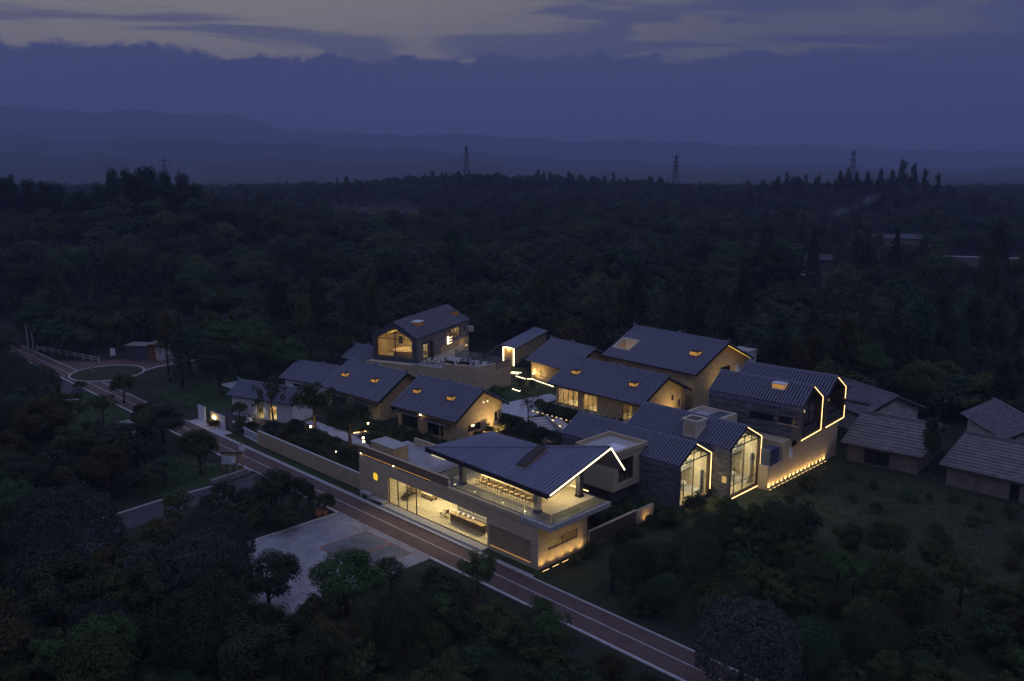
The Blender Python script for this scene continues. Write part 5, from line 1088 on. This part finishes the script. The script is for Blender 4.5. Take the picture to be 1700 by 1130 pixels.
for i, (s_, t_, r_) in enumerate([(-5, 12.5, 1.3), (-3, 12, 1.2), (-1.4, 13, 1.3), (-3.4, 14.3, 1.2), (-1.2, 15.4, 1.4), (-2.5, 17.5, 1.3), (-1, 18.8, 1.2), (-6.6, 13.6, 1.3), (1.6, 10.5, .9), (1.8, 15.6, 1.1), (1.5, 12.6, 1.0), (2.0, 17.6, 1.2), (1.4, 5.2, .8), (1.5, 3.6, .7), (1.3, 6.4, .9)]):
    p = W(s_, t_); k = random.choice([0, 1]); plant('bush', k, p.x, p.y, r_, ['leafy green', 'dark'][k] + ' shrub in the beds around the plank wall', 'shrubs around the plank wall')
for i, (s_, t_, r_) in enumerate([(-46, 36, 1.7), (-44, 34.5, 1.5), (-46.5, 39.5, 1.6), (-44.8, 44.5, .9), (-49, 47.6, 1.0), (-47.3, 48.8, .9), (-33, 25.5, 1.0), (-32.4, 22.8, 1.1), (-32.2, 27.4, 1.1), (-52.8, 55.0, 1.5), (-58, 59, 1.6)]):
    p = W(s_, t_); k = random.choice([0, 2]); plant('bush', k, p.x, p.y, r_, ['green', '', 'olive'][k] + ' shrub in the courtyard between the tiled houses', 'courtyard shrubs')
for i in range(34):
    s_, t_ = random.uniform(7.5, 34), random.uniform(27, 47)
    p = W(s_, t_); k = random.choice([0, 1, 2]); plant('bush', k, p.x, p.y, random.uniform(.45, 1.1), ['green', 'dark', 'olive'][k] + ' scrub bush on the open field below the sheds', 'scrub bushes on the open field')
# scattered woodland: nearest trees are individuals, the rest one mass
def near_poly(s, t, pts, d):
    for (a, b) in zip(pts[:-1], pts[1:]):
        a_, b_ = Vector(a), Vector(b); k = max(0, min(1, (Vector((s, t)) - a_).dot(b_ - a_) / (b_ - a_).length_squared))
        if (Vector((s, t)) - a_.lerp(b_, k)).length < d: return True
    return False
def blocked(s, t, r):
    if -7.0 - r * .5 < t < -.5 + r * .3: return True
    if -26 - r < s < -7.5 + r * .4 and -22.5 < t < -4: return True
    if near_poly(s, t, [(-39, -5), (-39.3, -17), (-36, -27), (-30, -35)], 4 + r * .7): return True
    if -72.5 - r < s < 7 + r * .6 and -2 < t < 53: return True
    if -41 - r < s < -16 + r and 50 < t < 72 + r: return True
    if -56 < s < -38 and 48 < t < 65: return True
    if -73 - r < s < -56 and 45 < t < 75: return True
    if -84 - r < s < -58 and 28 < t < 58: return True
    if -16 < s < 8 and 50 < t < 56 + r: return True
    if 2 - r < s < 40 and 43 - r < t < 76: return True
    if 6 < s < 40 and 24 < t < 52: return True
    if -78 - r < s < -64 and -18 < t < -6: return True
    if -122 - r < s < -98 and -16 < t < 30: return True
    if -98 < s < -73 and (-22 < t < -5 or 0 < t < 6): return True
    if -88 < s < -70 and 10 < t < 16: return True
    if -58 < s < -42 and -14 < t < -5: return True
    return False
cand = []; cell = {}
def ok(x, y, r, f=.62):
    ci, cj = int(x // 6), int(y // 6)
    for i in range(ci - 2, ci + 3):
        for j in range(cj - 2, cj + 3):
            for (a, b, c) in cell.get((i, j), ()):
                if (a - x) ** 2 + (b - y) ** 2 < ((r + c) * f) ** 2: return False
    cell.setdefault((ci, cj), []).append((x, y, r)); return True
for q in PLANTED: ok(*q)
for band in ((52, 130, 7000, 1.5, 3.4), (130, 215, 4500, 2.6, 4.6), (215, 330, 6500, 3.0, 6.2), (330, 520, 12000, 3.0, 6.0), (520, 980, 22000, 2.8, 5.2)):
    ya, yb_, n_, r0, r1 = band
    for _ in range(n_):
        y = math.sqrt(random.uniform(ya ** 2, yb_ ** 2)); x = random.uniform(-1, 1) * (y * .64 + 8); r_ = random.uniform(r0, r1)
        s_, t_ = to_st(x, y)
        if y < 260 and blocked(s_, t_, r_): continue
        u_ = CX + x / y * FPX                                                 # open ground before the far farms, road and motorway
        if 1316 < u_ < 1394 and 238 < y < 306 or 1432 < u_ < 1560 and 300 < y < 392 or u_ > 1545 and 262 < y < 352 or 548 < u_ < 705 and 425 < y < 575: continue
        if ok(x, y, r_, .50 if y < 130 else .60): cand.append((x, y, r_))
cand.sort(key=lambda c: -c[2] / c[1])
NEAR = 330
def tree_kind(x, y):
    v = noise.noise(Vector((x * .02, y * .02, 5)))
    if v > .22: return random.choice([('tall', 0), ('tall', 1), ('euca', 0)])
    if v < -.28: return random.choice([('cone', 0), ('tall', 0), ('round', 1)])
    return random.choice([('round', 0), ('round', 1), ('round', 2), ('loose', 0), ('loose', 1), ('round', 0), ('round', 1), ('tall', 1)])
LB = {'globe0': 'dark globe', 'globe1': 'grey globe', 'bush0': 'low green', 'bush1': 'low dark', 'bush2': 'low olive', 'round0': 'green', 'round1': 'dark green', 'round2': 'olive', 'loose0': 'loose green', 'loose1': 'greyish', 'tall0': 'tall dark', 'tall1': 'tall olive', 'euca0': 'tall slender', 'cone0': 'pointed dark'}
for (x, y, r_) in cand[:NEAR]:
    s_, t_ = to_st(x, y); k = tree_kind(x, y)
    low = -32 < s_ < 34 and -24 < t_ < -5 or -52 < s_ < -28 and -28 < t_ < -5
    if low: k = ('bush', random.choice([0, 1, 2])); r_ = min(r_, random.uniform(1.2, 1.9))
    elif t_ < -4: k = random.choice([('round', 0), ('round', 1), ('round', 2), ('globe', 0), ('globe', 1), ('loose', 0), ('round', 1), ('bush', 0), ('bush', 1)])
    elif s_ > 3 and t_ < 44: k = random.choice([('bush', 0), ('bush', 1), ('bush', 2), ('round', 0), ('loose', 0), ('globe', 0)]); r_ *= .75
    wh = 'in the wood beside the side drive and lane' if t_ < -4 else (('on the slope below the uplit base wall' if t_ < 50 else 'in the wood behind the village roofs') if s_ > 3 else 'in the wood behind the compound')
    sc_ = r_ * (.85 if k[0] in ('tall', 'euca', 'cone') else 1); plant(*k, x, y, sc_, f'{LB[k[0] + str(k[1])]} {CATN.get(k[0], "tree")} {wh}', f'{LB[k[0] + str(k[1])]} {CATN.get(k[0], "tree")}s {wh}', hgt(x, y), random.uniform(.9, 1.15))
rng = np.random.default_rng(5); n_ = 110000; yy = np.sqrt(rng.uniform(56 ** 2, 190 ** 2, n_)); xx = rng.uniform(-1, 1, n_) * (yy * .62 + 4)
S_ = ((xx - O2[0]) - (yy - O2[1])) * Q; T_ = ((xx - O2[0]) + (yy - O2[1])) * Q
keep = ~((T_ > -6.2) & (T_ < -.1)) & ~((S_ > -73) & (S_ < 5.6) & (T_ > -1) & (T_ < 72)) & ~((S_ > -25.5) & (S_ < -8.5) & (T_ > -22) & (T_ < -5)) & ~((S_ > -44.5) & (S_ < -29) & (T_ < -5) & (T_ > -36)) & ~((S_ > -122) & (S_ < -97) & (T_ > -15) & (T_ < 42)) & ~((S_ > -75.5) & (S_ < -66.5) & (T_ > -16.5) & (T_ < -6)) & ~((S_ > 3) & (S_ < 40) & (T_ > 48) & (T_ < 78)) & ~((S_ > -88) & (S_ < -68) & (T_ > 10) & (T_ < 16))
xx, yy = xx[keep], yy[keep]; c = np.stack([xx, yy, rng.uniform(.02, .38, len(xx))], 1); gme = leaf_mesh('undergrowth', c, np.tile([0, -.3, .8], (len(xx), 1)), .17, [leafB], .45)
uo = bpy.data.objects.new('undergrowth', gme); COL.objects.link(uo); uo['kind'] = 'stuff'; uo['label'] = 'low weeds and grasses covering the open ground'
# far wood as one object: instances of low detail trees on points
pc = bpy.data.collections.new('forest_kinds')
FK = [('round', leafF, 1700, .078), ('round', leafC, 1500, .078), ('tall', leafF, 1600, .08), ('euca', leafF, 1100, .085), ('cone', leafF, 1400, .08), ('round', leafB, 1600, .078), ('loose', leafA, 1300, .075)]
for i, (k, lm, n_, sz) in enumerate(FK):
    c, nr = crown_pts(k, n_, 77 + i); c = c + np.array([0, 0, crown_c(k)])
    me = leaf_mesh('far_tree', c, nr, sz, [lm, bark], .6, trunk_mb(k, 40 + i)); o = bpy.data.objects.new('t%d' % i, me); pc.objects.link(o)
far = cand[NEAR:]
fm = bpy.data.meshes.new('forest'); fm.from_pydata([(x, y, hgt(x, y) - .2) for x, y, r_ in far], [], [])
ai = fm.attributes.new('pick', 'INT', 'POINT'); as_ = fm.attributes.new('size', 'FLOAT_VECTOR', 'POINT'); ar = fm.attributes.new('turn', 'FLOAT_VECTOR', 'POINT')
pk, sz_, tn = [], [], []
for (x, y, r_) in far:
    v = noise.noise(Vector((x * .012, y * .012, 5))); crest = 430 < y < 760
    if v > .2 and crest: pk.append(random.choice([2, 3, 0])); q_ = r_ * .72
    elif v < -.3: pk.append(random.choice([4, 2, 5])); q_ = r_ * .75
    else: pk.append(random.choice([0, 0, 1, 5, 6, 5, 0])); q_ = r_
    e = random.uniform(.75, 1.05); sz_ += [q_, q_, q_ * e]; tn += [0, 0, random.uniform(0, 6.28)]
ai.data.foreach_set('value', pk); as_.data.foreach_set('vector', sz_); ar.data.foreach_set('vector', tn)
fo = bpy.data.objects.new('forest', fm); COL.objects.link(fo); fo['kind'] = 'stuff'; fo['label'] = 'dense dark woodland rising to the ridge'
ng = bpy.data.node_groups.new('scatter_trees', 'GeometryNodeTree'); ng.interface.new_socket('Geometry', in_out='INPUT', socket_type='NodeSocketGeometry'); ng.interface.new_socket('Geometry', in_out='OUTPUT', socket_type='NodeSocketGeometry')
gi, go_ = ng.nodes.new('NodeGroupInput'), ng.nodes.new('NodeGroupOutput'); ip = ng.nodes.new('GeometryNodeInstanceOnPoints'); ci_ = ng.nodes.new('GeometryNodeCollectionInfo')
ci_.inputs['Collection'].default_value = pc; ci_.inputs['Separate Children'].default_value = True; ci_.inputs['Reset Children'].default_value = True
ip.inputs['Pick Instance'].default_value = True
def attr(nm, ty):
    n = ng.nodes.new('GeometryNodeInputNamedAttribute'); n.data_type = ty; n.inputs['Name'].default_value = nm; return n.outputs['Attribute']
ng.links.new(gi.outputs[0], ip.inputs['Points']); ng.links.new(ci_.outputs[0], ip.inputs['Instance']); ng.links.new(attr('pick', 'INT'), ip.inputs['Instance Index']); ng.links.new(attr('turn', 'FLOAT_VECTOR'), ip.inputs['Rotation']); ng.links.new(attr('size', 'FLOAT_VECTOR'), ip.inputs['Scale']); ng.links.new(ip.outputs[0], go_.inputs[0])
md = fo.modifiers.new('scatter', 'NODES'); md.node_group = ng
print('TREES', len(cand), 'near', NEAR)

# ================================================================== FAR THINGS
def far_st(u, v, d):                                   # a point on the terrain roughly d metres away along a sight line
    x = (u - CX) / FPX * d; return x, d, hgt(x, d)
def pylon(u, d, top_v, label):
    x = (u - CX) / FPX * d; z0 = hgt(x, d); ztop = CAMZ + (HZ - top_v) * d / FPX; h = ztop - z0
    o = thing('power_pylon', label, 'pylon', x, d, z0, 20, 'pylons on the far ridge', world=True)
    for sx in (-1, 1):
        for sy in (-1, 1): MB().tube((sx * h * .075, sy * h * .075, 0), (sx * .5, sy * .5, h), .38, .26, 4).build('leg', zinc, o)
    m = MB()
    for k in range(7):
        z_, zn = h * k / 7, h * (k + 1) / 7; w_ = lambda q: h * .075 * (1 - q / h) + .5 * q / h
        for sy in (-1, 1): m.tube((-w_(z_), sy * w_(z_), z_), (w_(zn), sy * w_(zn), zn), .18, .18, 3); m.tube((w_(z_), sy * w_(z_), z_), (-w_(zn), sy * w_(zn), zn), .18, .18, 3)
    m.build('bracing', zinc, o, kind='stuff')
    for q in (.72, .83, .94): MB().box(-4.2, 4.2, -.25, .25, h * q, h * q + .45).build('crossarm', zinc, o)
    return o
pylon(776, 820, 243, 'lattice power pylon on the highest wooded ridge'); pylon(1117, 780, 257, 'lattice power pylon in the saddle of the ridge'); pylon(1405, 800, 251, 'lattice power pylon behind the rounded right hill'); pylon(284, 700, 263, 'small power pylon behind the tall tree clump')
x, d, z = far_st(625, 350, 540); hw = thing('highway', 'pale motorway slicing through the far woods', 'road', x, d, z + .6, -4, world=True); del hw['category']; hw['kind'] = 'structure'
box('surface', asphalt2, hw, -32, 40, -6, 6, -1, .2); box('guard_rail', kerbm, hw, -32, 40, -6.2, -6.0, .2, 1.0)
gt = thing('road_gantry', 'pale sign gantry spanning the far motorway', 'gantry', x + 12, d - 3, z + .8, 0, world=True)
for a in (-5, 10): box('post', mud, gt, a, a + .6, -.3, .3, 0, 7.2)
box('beam', mud, gt, -5, 10.6, -.3, .3, 7.2, 7.8); box('beam', mud, gt, -5, 10.6, -.3, .3, 5.6, 6.0)
def car(u, v, col, rz, label):
    p = px(u, v, 0); p.z = hgt(p.x, p.y); o = thing('parked_car', label, 'car', p.x, p.y, p.z, rz, world=True)
    MB().prism_z([(-2.1, -.8), (2.0, -.8), (2.2, -.5), (2.2, .5), (2.0, .8), (-2.1, .8)], .3, .85).build('body', col, o)
    MB().hexa([(-1.9, -.75, .85), (1.0, -.75, .85), (1.0, .75, .85), (-1.9, .75, .85)], [(-1.4, -.6, 1.45), (.4, -.6, 1.45), (.4, .6, 1.45), (-1.4, .6, 1.45)]).build('cabin', col, o)
    for sy in (-1, 1):
        MB().hexa([(-1.6, sy * .755, .88), (.85, sy * .755, .88), (.85, sy * .74, .88), (-1.6, sy * .74, .88)], [(-1.3, sy * .63, 1.38), (.35, sy * .63, 1.38), (.35, sy * .61, 1.38), (-1.3, sy * .61, 1.38)]).build('window', dglass, o)
        for x_ in (-1.3, 1.35): w_ = MB().tube((x_, sy * .82, .33), (x_, sy * .6, .33), .33, .33, 14).build('wheel', rubber, o); MB().tube((x_, sy * .83, .33), (x_, sy * .8, .33), .18, .18, 10).build('rim', steel, w_)
        box('headlight', white, o, 2.1, 2.215, sy * .5 - .15, sy * .5 + .15, .6, .72)
car(1335, 459, carw, 10, 'pale car parked in front of the lone farmhouse in the woods'); car(1498, 417, carw, 2, 'pale car parked by the long farm building in the woods')
for (u, v, L_, lab, rm_) in ((1352, 448, 13, 'lone farmhouse with lit porch in the far woods', tile_old), (1500, 412, 26, 'long low farm building in the far woods', tile_old), (1690, 404, 9, 'small pale building above the white guard rail', sheet)):
    p = px(u, v, 0); s_, t_ = to_st(p.x, p.y); o = gable_house('far_farmhouse', lab, 'house', 0, 0, 0, L_, 3.0, 3.6, 4.6, 7.2, 3.0, wm=mud, rm=rm_, ends=False, fh=[(-L_ * .7, -L_ * .7 + 1.2, .8, 2.0, litpane if u == 1352 else dk_, 1)])
    o.location = (p.x + L_ * .5, p.y, hgt(p.x, p.y)); o.rotation_euler = (0, 0, R(-4))
p = px(1565, 427, 0); q_ = px(1700, 431, 0); d_ = q_ - p; gr = thing('guard_rail', 'long white guard rail along the far country road', 'guard rail', p.x, p.y, hgt(p.x, p.y), math.degrees(math.atan2(d_.y, d_.x)), world=True)
box('rail', white, gr, 0, 60, -.06, .06, .5, .9)
for k in range(16): box('post', steel, gr, k * 4, k * 4 + .12, .061, .16, 0, .8)
sx_, sd = (1338 - CX) / FPX * 395, 395.0; m = MB()
for k in range(9):
    f_ = k / 8; rr_ = 1.2 + 4.6 * f_; cx_, cz_ = sx_ + 26 * f_ ** 1.2, 9 + 14 * f_ ** .8
    m.ball((cx_, sd, cz_), rr_, 10, 6) if k in (0,) else None
prof = [(sx_ + 30 * (k / 10) ** 1.1, 7 + 15 * (k / 10) ** .8, .8 + 4.4 * (k / 10)) for k in range(11)]; V = []; m = MB()
for (a, b, c) in prof: V += [(a + c * .5 * math.sin(w * .628), sd + c * math.cos(w * .628), b + c * .8 * math.sin(w * .628)) for w in range(10)]
m.v = V; m.f = [(k * 10 + i, k * 10 + (i + 1) % 10, (k + 1) * 10 + (i + 1) % 10, (k + 1) * 10 + i) for k in range(10) for i in range(10)] + [tuple(range(9, -1, -1)), tuple(100 + i for i in range(10))]
sm_, t, out = newmat('smoke_air'); pv = t.nodes.new('ShaderNodeVolumePrincipled'); pv.inputs['Color'].default_value = (.75, .78, .95, 1); n1 = t.nodes.new('ShaderNodeTexNoise'); n1.inputs['Scale'].default_value = .16; n1.inputs['Detail'].default_value = 4
tc_ = t.nodes.new('ShaderNodeTexCoord'); t.links.new(tc_.outputs['Object'], n1.inputs['Vector']); mr_ = t.nodes.new('ShaderNodeMapRange'); t.links.new(n1.outputs[0], mr_.inputs[0]); mr_.inputs[1].default_value = .45; mr_.inputs[2].default_value = .7; mr_.inputs[4].default_value = .045
t.links.new(mr_.outputs[0], pv.inputs['Density']); t.links.new(pv.outputs[0], out.inputs['Volume'])
smk = m.build('smoke', sm_); smk['kind'] = 'stuff'; smk['label'] = 'pale wisp of smoke drifting over the far woods'
# far hills as closed ridges
def hill_range(name, label, d0, prof, depth, seed, amp):
    m = MB(); n_ = 160; V = []; rows = 6
    for j in range(rows + 1):
        for i in range(n_ + 1):
            u = -500 + 2700 * i / n_; d = d0 + depth * (j / rows - .5)
            z = np.interp(u, [a for a, b in prof], [b for a, b in prof]); zt2 = CAMZ + (HZ - z) * d0 / FPX
            nzv = noise.fractal(Vector((u * .011, seed, 0)), .8, 2.2, 7) * amp
            k = 1 - abs(j / rows - .5) * 2; k = k ** .8 * (1 + .12 * noise.noise(Vector((u * .02, j * 1.3, seed)))) if 0 < k < 1 else k
            V.append(((u - CX) / FPX * d, d, -20 + (zt2 + nzv + 20) * k))
    m.v = V; w_ = n_ + 1; m.f = [(j * w_ + i, j * w_ + i + 1, (j + 1) * w_ + i + 1, (j + 1) * w_ + i) for j in range(rows) for i in range(n_)]
    o = m.build(name, hillm, smooth=True); o['kind'] = 'structure'; o['label'] = label
hillm = solid('far_woodland', (.035, .042, .028), .95, .3, .01)
hill_range('hills', 'nearest range of low wooded hills in the haze', 2300, [(-500, 255), (0, 257), (180, 258), (300, 272), (480, 262), (620, 272), (760, 265), (900, 280), (1250, 284), (1700, 283), (2200, 280)], 900, 1.0, 9)
hill_range('hills', 'middle range of hazy blue hills', 3600, [(-500, 230), (0, 228), (60, 226), (110, 234), (250, 232), (420, 236), (560, 244), (700, 250), (900, 262), (1200, 274), (1700, 278), (2200, 278)], 1200, 4.0, 17)
hill_range('mountains', 'farthest faint mountain range', 6200, [(-500, 185), (30, 178), (90, 185), (180, 190), (330, 188), (480, 214), (620, 222), (760, 228), (900, 232), (1100, 238), (1500, 250), (2200, 255)], 1800, 8.0, 34)
hz = MB().box(-6500, 6500, -170, 7600, -40, 520).build('haze', None or soil); hz['kind'] = 'stuff'; hz['label'] = 'thin blue evening haze'
m, t, out = newmat('haze_air'); pvn = t.nodes.new('ShaderNodeVolumePrincipled'); pvn.inputs['Color'].default_value = (.44, .52, .90, 1); pvn.inputs['Density'].default_value = .00028; pvn.inputs['Anisotropy'].default_value = 0.0
t.links.new(pvn.outputs[0], out.inputs['Volume']); hz.data.materials.clear(); hz.data.materials.append(m)
